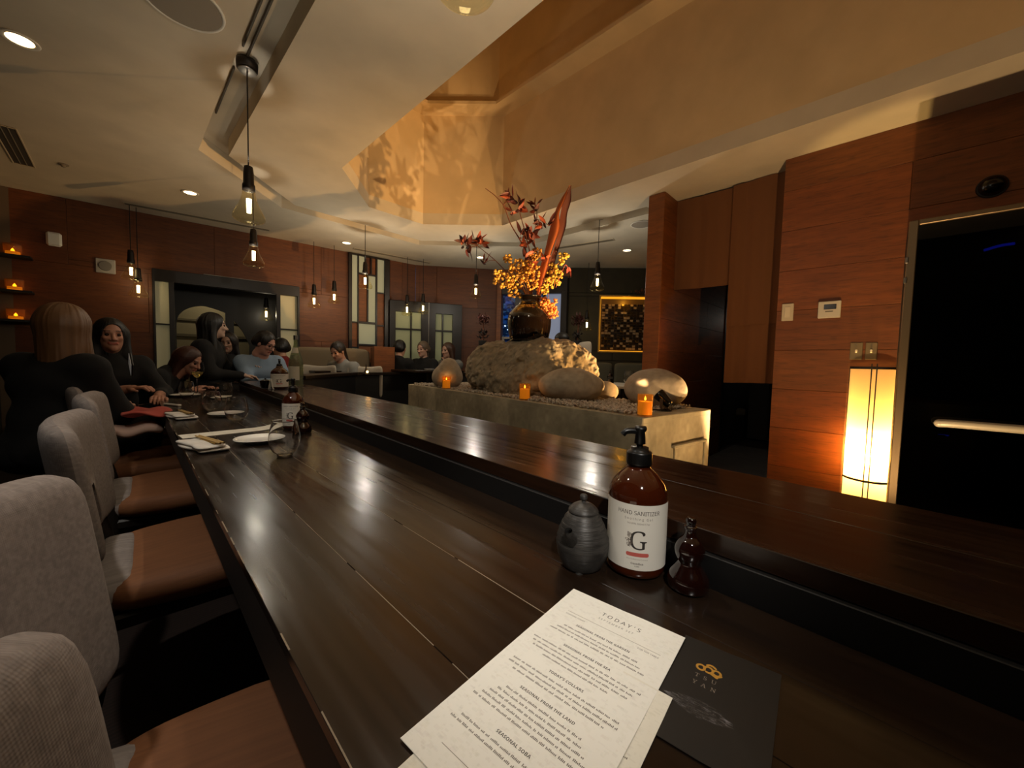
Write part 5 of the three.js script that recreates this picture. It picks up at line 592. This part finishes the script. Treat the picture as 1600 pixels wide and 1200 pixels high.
function smallTable(p, r, label, cloth, y = 0.75, turn = 0) { const t = thing('dining_table', label, 'table', [p.x, 0, p.z], turn); obj('tabletop', triUV(cbox(r * 2, 0.03, r * 1.6, 0.005, 0, y - 0.015, 0)), cloth ? std({ color: 0xb8b0a0, roughness: 0.9 }) : counterM[0], t); obj('pedestal', [cyl(0.035, 0.035, y - 0.05, 0, 0.02, 0, 16), cyl(0.22, 0.2, 0.025, 0, 0, 0, 28)], black, t); return t; }
const tb1 = atD(668, 577, 5.15), tb2 = atD(975, 592, 4.3), tb3 = atD(205, 580, 3.75), tb4 = atD(520, 575, 4.95);
smallTable(tb1, 0.38, 'dark table of the three guests before the double doors', false, 0.93); smallTable(tb2, 0.36, 'white clothed table beside the wooden pillar', true, 0.84); smallTable(tb3, 0.36, 'dark table behind the smiling woman at far left', false, 0.82, 0.1); smallTable(tb4, 0.3, 'dark table of the woman in grey before the booth', false, 0.90);
plate(tb1.x - 0.05, tb1.z + 0.12, 'small plate on the table before the double doors', 0.9, 0.93); plate(tb3.x + 0.05, tb3.z + 0.14, 'white plate on the far left table', 1.1, 0.82); tumbler(tb3.x - 0.12, tb3.z + 0.08, 'left water glass on the far left table', 1.4, 0.82); tumbler(tb3.x + 0.1, tb3.z - 0.05, 'right water glass on the far left table', 1.4, 0.82); tumbler(tb2.x + 0.02, tb2.z + 0.05, 'glass on the white table by the pillar', 1.4, 0.84); tumbler(tb4.x - 0.05, tb4.z + 0.1, 'glass before the woman in grey', 1.2, 0.90);
gourdAt(tb2.x - 0.13, 0.84, tb2.z - 0.1, 'left small dark bottle on the white table by the pillar'); gourdAt(tb2.x + 0.2, 0.84, tb2.z + 0.16, 'right small dark bottle on the white table by the pillar');
function gourdAt(x, y, z, l) { gourd([x, y, z], l, 1.5); }
{ const t = thing('wall_bench', 'grey green upholstered bench along the far right wall', 'bench', [W3[0], 0, W3[1]], -Math.atan2(W4[1] - W3[1], W4[0] - W3[0])); const bm = std({ color: 0x5e5a4a, roughness: 0.9 }); for (let i = 0; i < 4; i++) obj('back_cushion', slab(0.58, 0.5, 0.1, { n: 9, warp: (x, y, z) => [x + 0.42 + i * 0.6, y + 0.84, z + 0.07] }), bm, t); obj('seat_cushion', bx(0.12, 2.5, 0.38, 0.48, 0.03, 0.55, 0.02), bm, t); obj('bench_base', bx(0.12, 2.5, 0, 0.38, 0.03, 0.5), black, t); }
function topiary(px, py, d, label, h) { const p = atD(px, py, d), t = thing('dried_flower_stand', label, 'plant', [p.x, p.y, p.z]); obj('stem', taper([[0, -h, 0], [0.01, -h * 0.4, 0], [0, 0, 0]], 0.008, 0.005, 10, 6), twigM, t); const ball = (r, n, y) => { const L = []; for (let i = 0; i < n; i++) { const g = leafG[i % 3].clone().scale(0.7, 0.7, 0.7); g.rotateX(rr(-2, 2)); g.rotateY(rr(0, 6)); const u = V3(rr(-1, 1), rr(-1, 1), rr(-1, 1)).normalize().multiplyScalar(r * Math.sqrt(rnd())); g.translate(u.x, u.y + y, u.z); L.push(g); } return L; }; obj('flower_head', ball(0.085, 120, 0), redLeafM[2], t).userData.kind = 'stuff'; obj('lower_leaves', ball(0.07, 70, -h * 0.75), std({ color: 0x1c1410, side: THREE.DoubleSide }), t).userData.kind = 'stuff'; obj('holder', lathe([[0, -h - 0.16], [0.05, -h - 0.16], [0.06, -h], [0.05, -h], [0, -h + 0.01]], 20), black, t); obj('pedestal', [cyl(0.10, 0.08, p.y - h - 0.16, 0, -p.y, 0, 20)], black, t); }
topiary(755, 500, 5.2, 'dark red flower ball on a stem left of the vase', 0.28); topiary(903, 502, 4.9, 'dark red flower ball right of the vase', 0.25);
{ const p = atD(878, 540, 4.6), t = thing('urn_lamp', 'dark urn shape standing behind the vase at right', 'urn', [p.x, 0.95, p.z]); obj('urn', latheS([[0.0005, 0], [0.07, 0], [0.10, 0.08], [0.11, 0.16], [0.07, 0.22], [0.05, 0.3], [0.075, 0.36], [0.09, 0.42], [0.05, 0.47], [0.0005, 0.48]], 28, 40), black, t); obj('stand', cyl(0.12, 0.10, 0.95, 0, -0.95, 0, 20), black, t); }
{ const t = thing('dried_wall_flowers', 'dried flower heads lying along the top of the amber niche', 'flowers', [W3[0], 2.14, W3[1]], -Math.atan2(W4[1] - W3[1], W4[0] - W3[0])); const L = []; for (let i = 0; i < 60; i++) { const g = leafG[i % 3].clone().scale(0.6, 0.6, 0.6); g.rotateX(rr(-2, 2)); g.rotateY(rr(0, 6)); g.translate(0.95 + rr(0, 0.42), rr(0, 0.07), rr(0, 0.05)); L.push(g); } obj('flower_heads', L, std({ color: 0x8a4a30, side: THREE.DoubleSide }), t).userData.kind = 'stuff'; obj('ledge', bx(0.9, 1.4, -0.01, 0.0, 0, 0.06), black, t); }

// ---------- people ----------
const capD = (x, y, z, a, b, ra, rb) => { const bx_ = b[0] - a[0], by = b[1] - a[1], bz = b[2] - a[2], px = x - a[0], py = y - a[1], pz = z - a[2], h = Math.max(0, Math.min(1, (px * bx_ + py * by + pz * bz) / (bx_ * bx_ + by * by + bz * bz + 1e-9))); return Math.hypot(px - bx_ * h, py - by * h, pz - bz * h) - (ra + (rb - ra) * h); };
const field = (caps, k) => (x, y, z) => { let d = 1e9; for (const c of caps) { const e = capD(x, y, z, c[0], c[1], c[2], c[3]); d = d > 9e8 ? e : smin(d, e, k); } return d; };
const bounds = (caps, m) => { const lo = [1e9, 1e9, 1e9], hi = [-1e9, -1e9, -1e9]; for (const c of caps) for (const [p, r] of [[c[0], c[2]], [c[1], c[3]]]) for (let i = 0; i < 3; i++) { lo[i] = Math.min(lo[i], p[i] - r - m); hi[i] = Math.max(hi[i], p[i] + r + m); } return [lo, hi]; };
const skinM = std({ color: 0xffffff, vertexColors: true, roughness: 0.55 });
function person(o) {
  const S = o.scale ?? 1, t = thing('person', o.label, 'person', o.pos, (o.yaw ?? 0) * RAD); t.scale.setScalar(S);
  const lean = o.lean ?? 0.12, tw = o.side ?? 0, cell = o.cell ?? 0.016, hc = o.headCell ?? 0.006, sit = !o.standing;
  const up = (d, s = 0) => [Math.sin(tw) * d + s * Math.cos(tw), d * Math.cos(lean) * Math.cos(tw) - s * Math.sin(tw), d * Math.sin(lean)];
  const hipY = sit ? 0.09 : 0.90, add = (p, q) => [p[0] + q[0], p[1] + q[1], p[2] + q[2]], H = (p) => add(p, [0, hipY, 0]);
  const waist = H(up(0.16)), chest = H(up(0.33)), neck = H(up(0.47)), shL = H(up(0.425, 0.165)), shR = H(up(0.425, -0.165)), nt = o.neckTilt ?? 0.1;
  const headC = add(neck, [0, 0.175 * Math.cos(lean * 0.6 + nt), 0.175 * Math.sin(lean * 0.6 + nt) + 0.02]);
  const ik = (s, h, sgn) => { let dx = h[0] - s[0], dy = h[1] - s[1], dz = h[2] - s[2], L = Math.hypot(dx, dy, dz); const A = 0.275, B = 0.25; if (L > A + B - 0.01) { const k = (A + B - 0.01) / L; dx *= k; dy *= k; dz *= k; L = A + B - 0.01; } const a = (A * A - B * B + L * L) / (2 * L), hh = Math.sqrt(Math.max(0, A * A - a * a)), d = [dx / L, dy / L, dz / L]; let pv = [sgn * 0.7, -0.8, -0.35]; const dt = pv[0] * d[0] + pv[1] * d[1] + pv[2] * d[2]; pv = [pv[0] - dt * d[0], pv[1] - dt * d[1], pv[2] - dt * d[2]]; const pl_ = Math.hypot(...pv); return [[s[0] + d[0] * a + pv[0] / pl_ * hh, s[1] + d[1] * a + pv[1] / pl_ * hh, s[2] + d[2] * a + pv[2] / pl_ * hh], [s[0] + dx, s[1] + dy, s[2] + dz]]; };
  const hL = o.handL ?? [0.14, hipY + 0.18, 0.38], hR = o.handR ?? [-0.14, hipY + 0.18, 0.38], [elL, wrL] = ik(shL, hL, 1), [elR, wrR] = ik(shR, hR, -1);
  const torso = [[H([-0.085, 0, 0]), H([0.085, 0, 0]), 0.105, 0.105], [add(waist, [-0.05, 0, 0]), add(waist, [0.05, 0, 0]), 0.095, 0.095], [add(chest, [-0.075, 0, 0.01]), add(chest, [0.075, 0, 0.01]), 0.105, 0.105], [shL, shR, 0.062, 0.062], [H([0, 0, 0]), chest, 0.1, 0.1], [chest, neck, 0.085, 0.055]];
  const arms = [[shL, elL, 0.052, 0.042], [elL, wrL, 0.042, 0.029], [shR, elR, 0.052, 0.042], [elR, wrR, 0.042, 0.029]];
  const legs = sit ? [[H([0.09, 0, 0]), H([0.12, -0.01, 0.40]), 0.085, 0.06], [H([0.12, -0.01, 0.40]), [0.12, -0.32, 0.36], 0.058, 0.042], [H([-0.09, 0, 0]), H([-0.12, -0.01, 0.40]), 0.085, 0.06], [H([-0.12, -0.01, 0.40]), [-0.12, -0.32, 0.36], 0.058, 0.042], [[0.12, -0.32, 0.36], [0.13, -0.34, 0.47], 0.04, 0.03], [[-0.12, -0.32, 0.36], [-0.13, -0.34, 0.47], 0.04, 0.03]] : [[H([0.09, -0.03, 0]), [0.1, 0.48, 0.01], 0.09, 0.06], [[0.1, 0.48, 0.01], [0.1, 0.07, -0.02], 0.058, 0.038], [H([-0.09, -0.03, 0]), [-0.1, 0.48, 0.01], 0.09, 0.06], [[-0.1, 0.48, 0.01], [-0.1, 0.07, -0.02], 0.058, 0.038], [[0.1, 0.045, -0.03], [0.12, 0.03, 0.14], 0.042, 0.032], [[-0.1, 0.045, -0.03], [-0.12, 0.03, 0.14], 0.042, 0.032]];
  const neckC = [[add(neck, [0, -0.05, -0.01]), add(headC, [0, -0.05, -0.02]), 0.055, 0.05]];
  const skin = o.skin ?? [0.50, 0.27, 0.17], body = [...torso, ...arms, ...legs, ...neckC], bb = bounds(body, 0.04), geos = [];
  geos.push(mesher(field(body, 0.05), ...bb, cell, () => skin));
  // head
  const he = new THREE.Euler((o.headPitch ?? 0), (o.headYaw ?? 0) * RAD, (o.headRoll ?? 0), 'YXZ'), hm = new THREE.Matrix4().makeRotationFromEuler(he).setPosition(...headC);
  const headF = (x, y, z) => { let d = ellip(x, y - 0.03, z + 0.012, 0.073, 0.092, 0.093); d = smin(d, ellip(x, y + 0.048, z - 0.018, 0.054, 0.068, 0.066), 0.035); d = smin(d, capD(x, y, z, [-0.03, 0.026, 0.074], [0.03, 0.026, 0.074], 0.011, 0.011), 0.015); d = smin(d, capD(x, y, z, [-0.034, -0.018, 0.066], [0.034, -0.018, 0.066], 0.017, 0.017), 0.02); for (const s of [-1, 1]) { const e = Math.hypot(x - s * 0.03, y - 0.008, z - 0.094) - 0.015; d = -smin(-d, e, 0.014); } d = smin(d, capD(x, y, z, [0, 0.014, 0.083], [0, -0.026, 0.104], 0.007, 0.0115), 0.012); d = smin(d, capD(x, y, z, [-0.014, -0.028, 0.086], [0.014, -0.028, 0.086], 0.008, 0.008), 0.008); d = smin(d, capD(x, y, z, [-0.018, -0.056, 0.079], [0.018, -0.056, 0.079], 0.0075, 0.0075), 0.008); d = smin(d, Math.hypot(x, y + 0.09, z - 0.064) - 0.02, 0.02); for (const s of [-1, 1]) d = smin(d, ellip(x - s * 0.074, y, z + 0.005, 0.011, 0.03, 0.019), 0.006); return smin(d, capD(x, y, z, [0, -0.05, -0.015], [0, -0.13, -0.035], 0.048, 0.052), 0.03); };
  const lipC = [skin[0] * 0.85, skin[1] * 0.45, skin[2] * 0.42], brow = [skin[0] * 0.22, skin[1] * 0.2, skin[2] * 0.18];
  const hg = mesher(headF, [-0.1, -0.16, -0.125], [0.1, 0.14, 0.13], hc, (x, y, z) => { if (z > 0.06 && Math.abs(y + 0.057 - (o.smile ? 0.25 * Math.abs(x) : 0)) < 0.008 && Math.abs(x) < (o.smile ? 0.03 : 0.022)) return lipC; if (z > 0.05 && Math.abs(y - 0.033 + 6 * (Math.abs(x) - 0.03) ** 2) < 0.0045 && Math.abs(Math.abs(x) - 0.031) < 0.018) return brow; return skin; }); hg.applyMatrix4(hm); geos.push(hg);
  // hands: palm, four fingers, thumb
  for (const [wr, el, sgn, curl] of [[wrL, elL, 1, o.curlL ?? 0.5], [wrR, elR, -1, o.curlR ?? 0.5]]) { if (o.noHands) break; const d = V3(wr[0] - el[0], wr[1] - el[1], wr[2] - el[2]).normalize(), side = V3(0, 1, 0).cross(d).normalize(), nrm = d.clone().cross(side).normalize(), at = (a, b, c) => { const p = V3(...wr).addScaledVector(d, a).addScaledVector(side, b * sgn).addScaledVector(nrm, c); return [p.x, p.y, p.z]; };
    const caps = [[at(-0.03, 0, 0), at(0.02, 0, 0), 0.027, 0.024]]; for (let f = 0; f < 4; f++) { const off = 0.028 - f * 0.0185, L = [0.068, 0.078, 0.072, 0.056][f], k0 = at(0.075, off, 0), k1 = at(0.075 + L * 0.5 * Math.cos(curl * 0.6), off * 1.08, -L * 0.5 * Math.sin(curl * 0.6)), k2 = at(0.075 + L * 0.5 * Math.cos(curl * 0.6) + L * 0.5 * Math.cos(curl * 1.6), off * 1.08, -L * 0.5 * Math.sin(curl * 0.6) - L * 0.5 * Math.sin(curl * 1.6)); caps.push([at(0.01, off * 0.7, 0), k0, 0.014, 0.0105], [k0, k1, 0.0098, 0.0088], [k1, k2, 0.0088, 0.0072]); } caps.push([at(0.01, 0.02, 0), at(0.045, 0.046, -0.012), 0.014, 0.011], [at(0.045, 0.046, -0.012), at(0.075, 0.052, -0.024), 0.0105, 0.008]); const b2 = bounds(caps, 0.008); geos.push(mesher(field(caps, 0.006), ...b2, o.handCell ?? 0.005, () => skin)); }
  obj('body', mergeGeometries(geos.map((g) => g.toNonIndexed())), skinM, t);
  for (const s of [-1, 1]) { const e = new THREE.SphereGeometry(0.0118, 12, 8).translate(s * 0.03, 0.006, 0.0735); e.applyMatrix4(hm); obj('eye', e, std({ color: 0x2a1a12, roughness: 0.2 }), t); }
  // clothes
  const slv = o.sleeve ?? 0.95, cut = (a, b, k) => [a[0] + (b[0] - a[0]) * k, a[1] + (b[1] - a[1]) * k, a[2] + (b[2] - a[2]) * k];
  const topCaps = [...torso.map((c) => [c[0], c[1], c[2] + 0.014, c[3] + 0.014]), [shL, elL, 0.068, 0.056], [shR, elR, 0.068, 0.056]]; if (slv > 0) topCaps.push([elL, cut(elL, wrL, slv), 0.056, 0.042], [elR, cut(elR, wrR, slv), 0.056, 0.042]); topCaps.push([add(neck, [0, -0.02, 0]), add(neck, [0, 0.012, 0.0]), 0.075, 0.066]);
  const fold = (f) => (x, y, z) => f(x, y, z) + 0.006 * (noise3(x * 22 + 5, y * 14, z * 22) - 0.5); const tb = bounds(topCaps, 0.03); obj('top', mesher(fold(field(topCaps, 0.045)), ...tb, cell, null), std({ color: o.top, roughness: 0.9 }), t);
  if (o.shirt) { const nv = [0, -Math.sin(lean), Math.cos(lean)], on = (d, k) => add(H(up(d)), nv.map((q) => q * k)), sc = [[on(0.40, 0.035), on(0.33, 0.075), 0.03, 0.045], [on(0.33, 0.075), on(0.12, 0.075), 0.045, 0.055]].map((c) => [c[0], c[1], c[2] + 0.02, c[3] + 0.02]); const sb = bounds(sc, 0.02); obj('undershirt', mesher(field(sc, 0.03), ...sb, cell, null), std({ color: o.shirt, roughness: 0.9 }), t); }
  const lc = legs.slice(0, sit ? 4 : 4).map((c) => [c[0], c[1], c[2] + 0.014, c[3] + 0.014]); lc.push([H([-0.085, -0.01, 0]), H([0.085, -0.01, 0]), 0.122, 0.122]); const lb = bounds(lc, 0.03); obj('trousers', mesher(field(lc, 0.04), ...lb, cell * 1.2, null), std({ color: o.bottom ?? 0x0c0a09, roughness: 0.9 }), t);
  obj('shoes', legs.slice(4).map((c) => { const g = new THREE.CapsuleGeometry(0.045, 0.12, 6, 12); g.rotateX(Math.PI / 2); g.translate((c[0][0] + c[1][0]) / 2, (c[0][1] + c[1][1]) / 2 - 0.005, (c[0][2] + c[1][2]) / 2); return g; }), black, t);
  // hair
  const hs = o.hair ?? 'long', len = o.hairLen ?? 0.34, hv = o.hairVol ?? 1;
  const inv = hm.clone().invert(), v = V3();
  const hairF = (X, Y, Z) => { v.set(X, Y, Z).applyMatrix4(inv); const x = v.x, y = v.y, z = v.z; let d = ellip(x, y - 0.038, z + 0.02, 0.086 * hv, 0.098, 0.103); if (hs === 'long') { d = smin(d, capD(x, y, z, [0, 0.0, -0.05], [0, -len * 0.55, -0.06], 0.085 * hv, 0.075 * hv), 0.05); for (const s of [-1, 1]) d = smin(d, capD(x, y, z, [s * 0.066, 0.03, -0.02], [s * 0.098 * hv, -len * 0.62, -0.01 + (o.hairFwd ?? 0)], 0.030, 0.022), 0.03); } else if (hs === 'pony') { d = smin(d, capD(x, y, z, [0, 0.02, -0.10], [o.ponyX ?? 0, -len * 0.6, -0.11], 0.04, 0.03), 0.03); } else d = smin(d, capD(x, y, z, [-0.05, 0.0, -0.06], [0.05, 0.0, -0.06], 0.05, 0.05), 0.03); const face = ellip(x, y + 0.028, z - 0.10, 0.064, 0.118, 0.092); d = Math.max(d, -face); if (hs !== 'long') d = Math.max(d, -ellip(x, y + 0.07, z - 0.03, 0.12, 0.075, 0.075)); const a = Math.atan2(x, z); return d + 0.004 * (noise3(a * 16 + 9, y * 5, 3) - 0.5) + 0.005 * (noise3(x * 30, y * 9, z * 30) - 0.5); };
  const R = 0.16; obj('hair', mesher(hairF, [headC[0] - R, headC[1] - len * 0.75 - 0.12, headC[2] - R - 0.02], [headC[0] + R, headC[1] + R, headC[2] + R], o.hairCell ?? 0.0075, null), std({ color: o.hairColor ?? 0x140c08, roughness: 0.5 }), t);
  if (o.glasses) { const gl = []; for (const s of [-1, 1]) { gl.push(new THREE.TorusGeometry(0.023, 0.0022, 6, 24).scale(1.15, 0.85, 1).translate(s * 0.031, 0.006, 0.094)); gl.push(tube([[s * 0.057, 0.01, 0.09], [s * 0.076, 0.012, 0.04], [s * 0.078, 0.006, -0.01]], 0.002, 10, 5)); } gl.push(tube([[-0.007, 0.01, 0.098], [0.007, 0.01, 0.098]], 0.002, 4, 5)); obj('glasses', gl.map((g) => g.applyMatrix4(hm)), black, t); }
  return { t, wrL, wrR, headC };
}
const FAR = { cell: 0.022, headCell: 0.008, hairCell: 0.010, handCell: 0.007 };
// seat of the near women: yaw 90 = facing the counter (+x), 0 = facing the camera
const p1 = person({ label: 'woman with long light brown hair in a black top, seen from behind', pos: [-0.26, 0.49, -2.93], scale: 0.94, yaw: 138, lean: 0.16, headYaw: 22, neckTilt: 0.05, top: 0x060505, bottom: 0x060505, hairColor: 0x6b4a2c, hairLen: 0.50, hairVol: 1.12, handL: [0.02, 0.26, 0.34], handR: [-0.06, 0.28, 0.36], cell: 0.014, headCell: 0.005, hairCell: 0.006, handCell: 0.004, skin: [0.5, 0.26, 0.16], sleeve: 0.75 });
person({ label: 'smiling woman with long black hair facing the camera at far left', pos: [-0.055, 0.49, -3.86], scale: 0.93, yaw: 12, lean: 0.14, headYaw: -4, smile: 1, top: 0x0a0808, bottom: 0x0a0808, hairColor: 0x0c0807, hairLen: 0.42, handL: [0.16, 0.30, 0.46], handR: [0.02, 0.36, 0.44], cell: 0.014, headCell: 0.0045, hairCell: 0.006, handCell: 0.004, skin: [0.46, 0.22, 0.14], sleeve: 0.5 });
person({ label: 'person with reddish brown hair bent low over the counter', pos: [0.02, 0.49, -4.45], scale: 0.92, yaw: 70, lean: 0.75, neckTilt: 0.35, headPitch: 0.45, headYaw: -18, top: 0x0b0908, hairColor: 0x3a1c10, hairLen: 0.30, handL: [0.2, 0.27, 0.5], handR: [-0.05, 0.27, 0.5], ...FAR, headCell: 0.006, skin: [0.42, 0.2, 0.13] });
person({ label: 'woman with long black hair in black, shown in profile at the counter end', pos: [0.58, 0.62, -4.72], scale: 0.98, yaw: 64, lean: 0.08, headYaw: 24, top: 0x050404, bottom: 0x050404, hairColor: 0x0a0706, hairLen: 0.46, handL: [0.22, 0.34, 0.30], handR: [-0.1, 0.25, 0.34], cell: 0.018, headCell: 0.0055, hairCell: 0.007, skin: [0.52, 0.34, 0.25] });
person({ label: 'dim woman with dark hair behind the black clad woman', pos: [0.86, 0.52, -5.25], scale: 0.92, yaw: -20, lean: 0.1, headPitch: 0.12, top: 0x0c0a09, hairColor: 0x120a08, hairLen: 0.3, hairVol: 1.15, ...FAR, skin: [0.30, 0.17, 0.11] });
person({ label: 'man in pale blue shirt and glasses looking down at the bar', pos: [1.02, 0.50, -4.92], scale: 1.0, yaw: 12, lean: 0.34, neckTilt: 0.30, headPitch: 0.42, headYaw: 26, top: 0x7f93a8, bottom: 0x16181c, hair: 'short', hairColor: 0x120b08, handL: [0.12, 0.30, 0.50], handR: [-0.02, 0.30, 0.50], glasses: 1, cell: 0.016, headCell: 0.0055, hairCell: 0.007, handCell: 0.005, skin: [0.5, 0.25, 0.18] });
person({ label: 'person with black hair in a dark red top behind the sake bottle', pos: [1.44, 0.47, -5.3], scale: 0.95, yaw: -150, lean: 0.1, top: 0x6a120e, hair: 'short', hairColor: 0x0a0706, ...FAR });
person({ label: 'woman in a grey sweater looking down at her phone', pos: [2.10, 0.47, -5.02], scale: 0.95, yaw: -62, lean: 0.28, neckTilt: 0.25, headPitch: 0.4, top: 0x8f8f8a, hair: 'pony', hairColor: 0x1a0f0a, hairLen: 0.36, handL: [0.08, 0.32, 0.34], handR: [-0.04, 0.32, 0.36], ...FAR, headCell: 0.0065, skin: [0.46, 0.24, 0.16] });
person({ label: 'black haired person in black turned from the camera before the glazed doors', pos: [2.74, 0.52, -4.95], scale: 0.95, yaw: 120, lean: 0.1, top: 0x060505, hair: 'short', hairColor: 0x070505, ...FAR });
person({ label: 'grey haired man in dark jacket behind the small table', pos: [3.24, 0.52, -4.98], scale: 0.95, yaw: -70, lean: 0.1, headPitch: 0.1, top: 0x0d0c0c, hair: 'short', hairColor: 0x5a4a3a, ...FAR, skin: [0.48, 0.28, 0.2] });
person({ label: 'woman with brown hair resting chin on hand, right of the small table', pos: [3.56, 0.52, -4.72], scale: 0.95, yaw: -80, lean: 0.2, headPitch: 0.1, top: 0x6a6a66, hairColor: 0x3a2416, hairLen: 0.24, handL: [0.03, 0.50, 0.20], ...FAR, skin: [0.42, 0.24, 0.17] });
// things in hands and laps
{ const t = thing('phone', 'pale phone held up between the two women at the counter', 'phone', [0.05, 0.99, -3.10], 0.05); obj('phone_body', cbox(0.01, 0.075, 0.15, 0.004).rotateX(0.5), black, t); obj('screen', cbox(0.002, 0.068, 0.14, 0.0008, -0.006, 0, 0).rotateX(0.5), std({ color: 0xdcd8d0, emissive: 0xccc8c0, emissiveIntensity: 0.08 }), t); }
single('red_napkin', slab(0.20, 0.28, 0.02, { n: 5, e: 6, flat: true, warp: (u, v, w) => [u, w + 0.015 * Math.sin(u * 30) * Math.cos(v * 22) - 0.05 * Math.max(0, -u), v] }), std({ color: 0xa8483c, roughness: 0.95 }), 'crumpled coral red napkin at the counter edge by the women', 'napkin').position.set(0.10, 0.745, -2.80);
single('folded_cloth', slab(0.20, 0.20, 0.05, { n: 5, e: 6, flat: true, warp: (u, v, w) => [u, w + 0.01 * Math.sin(u * 40), v] }), std({ color: 0xd0b0a0, roughness: 0.95 }), 'pale pink folded cloth in the lap of the woman in black', 'cloth').position.set(0.06, 0.66, -2.78);
renderer.render(scene, camera);
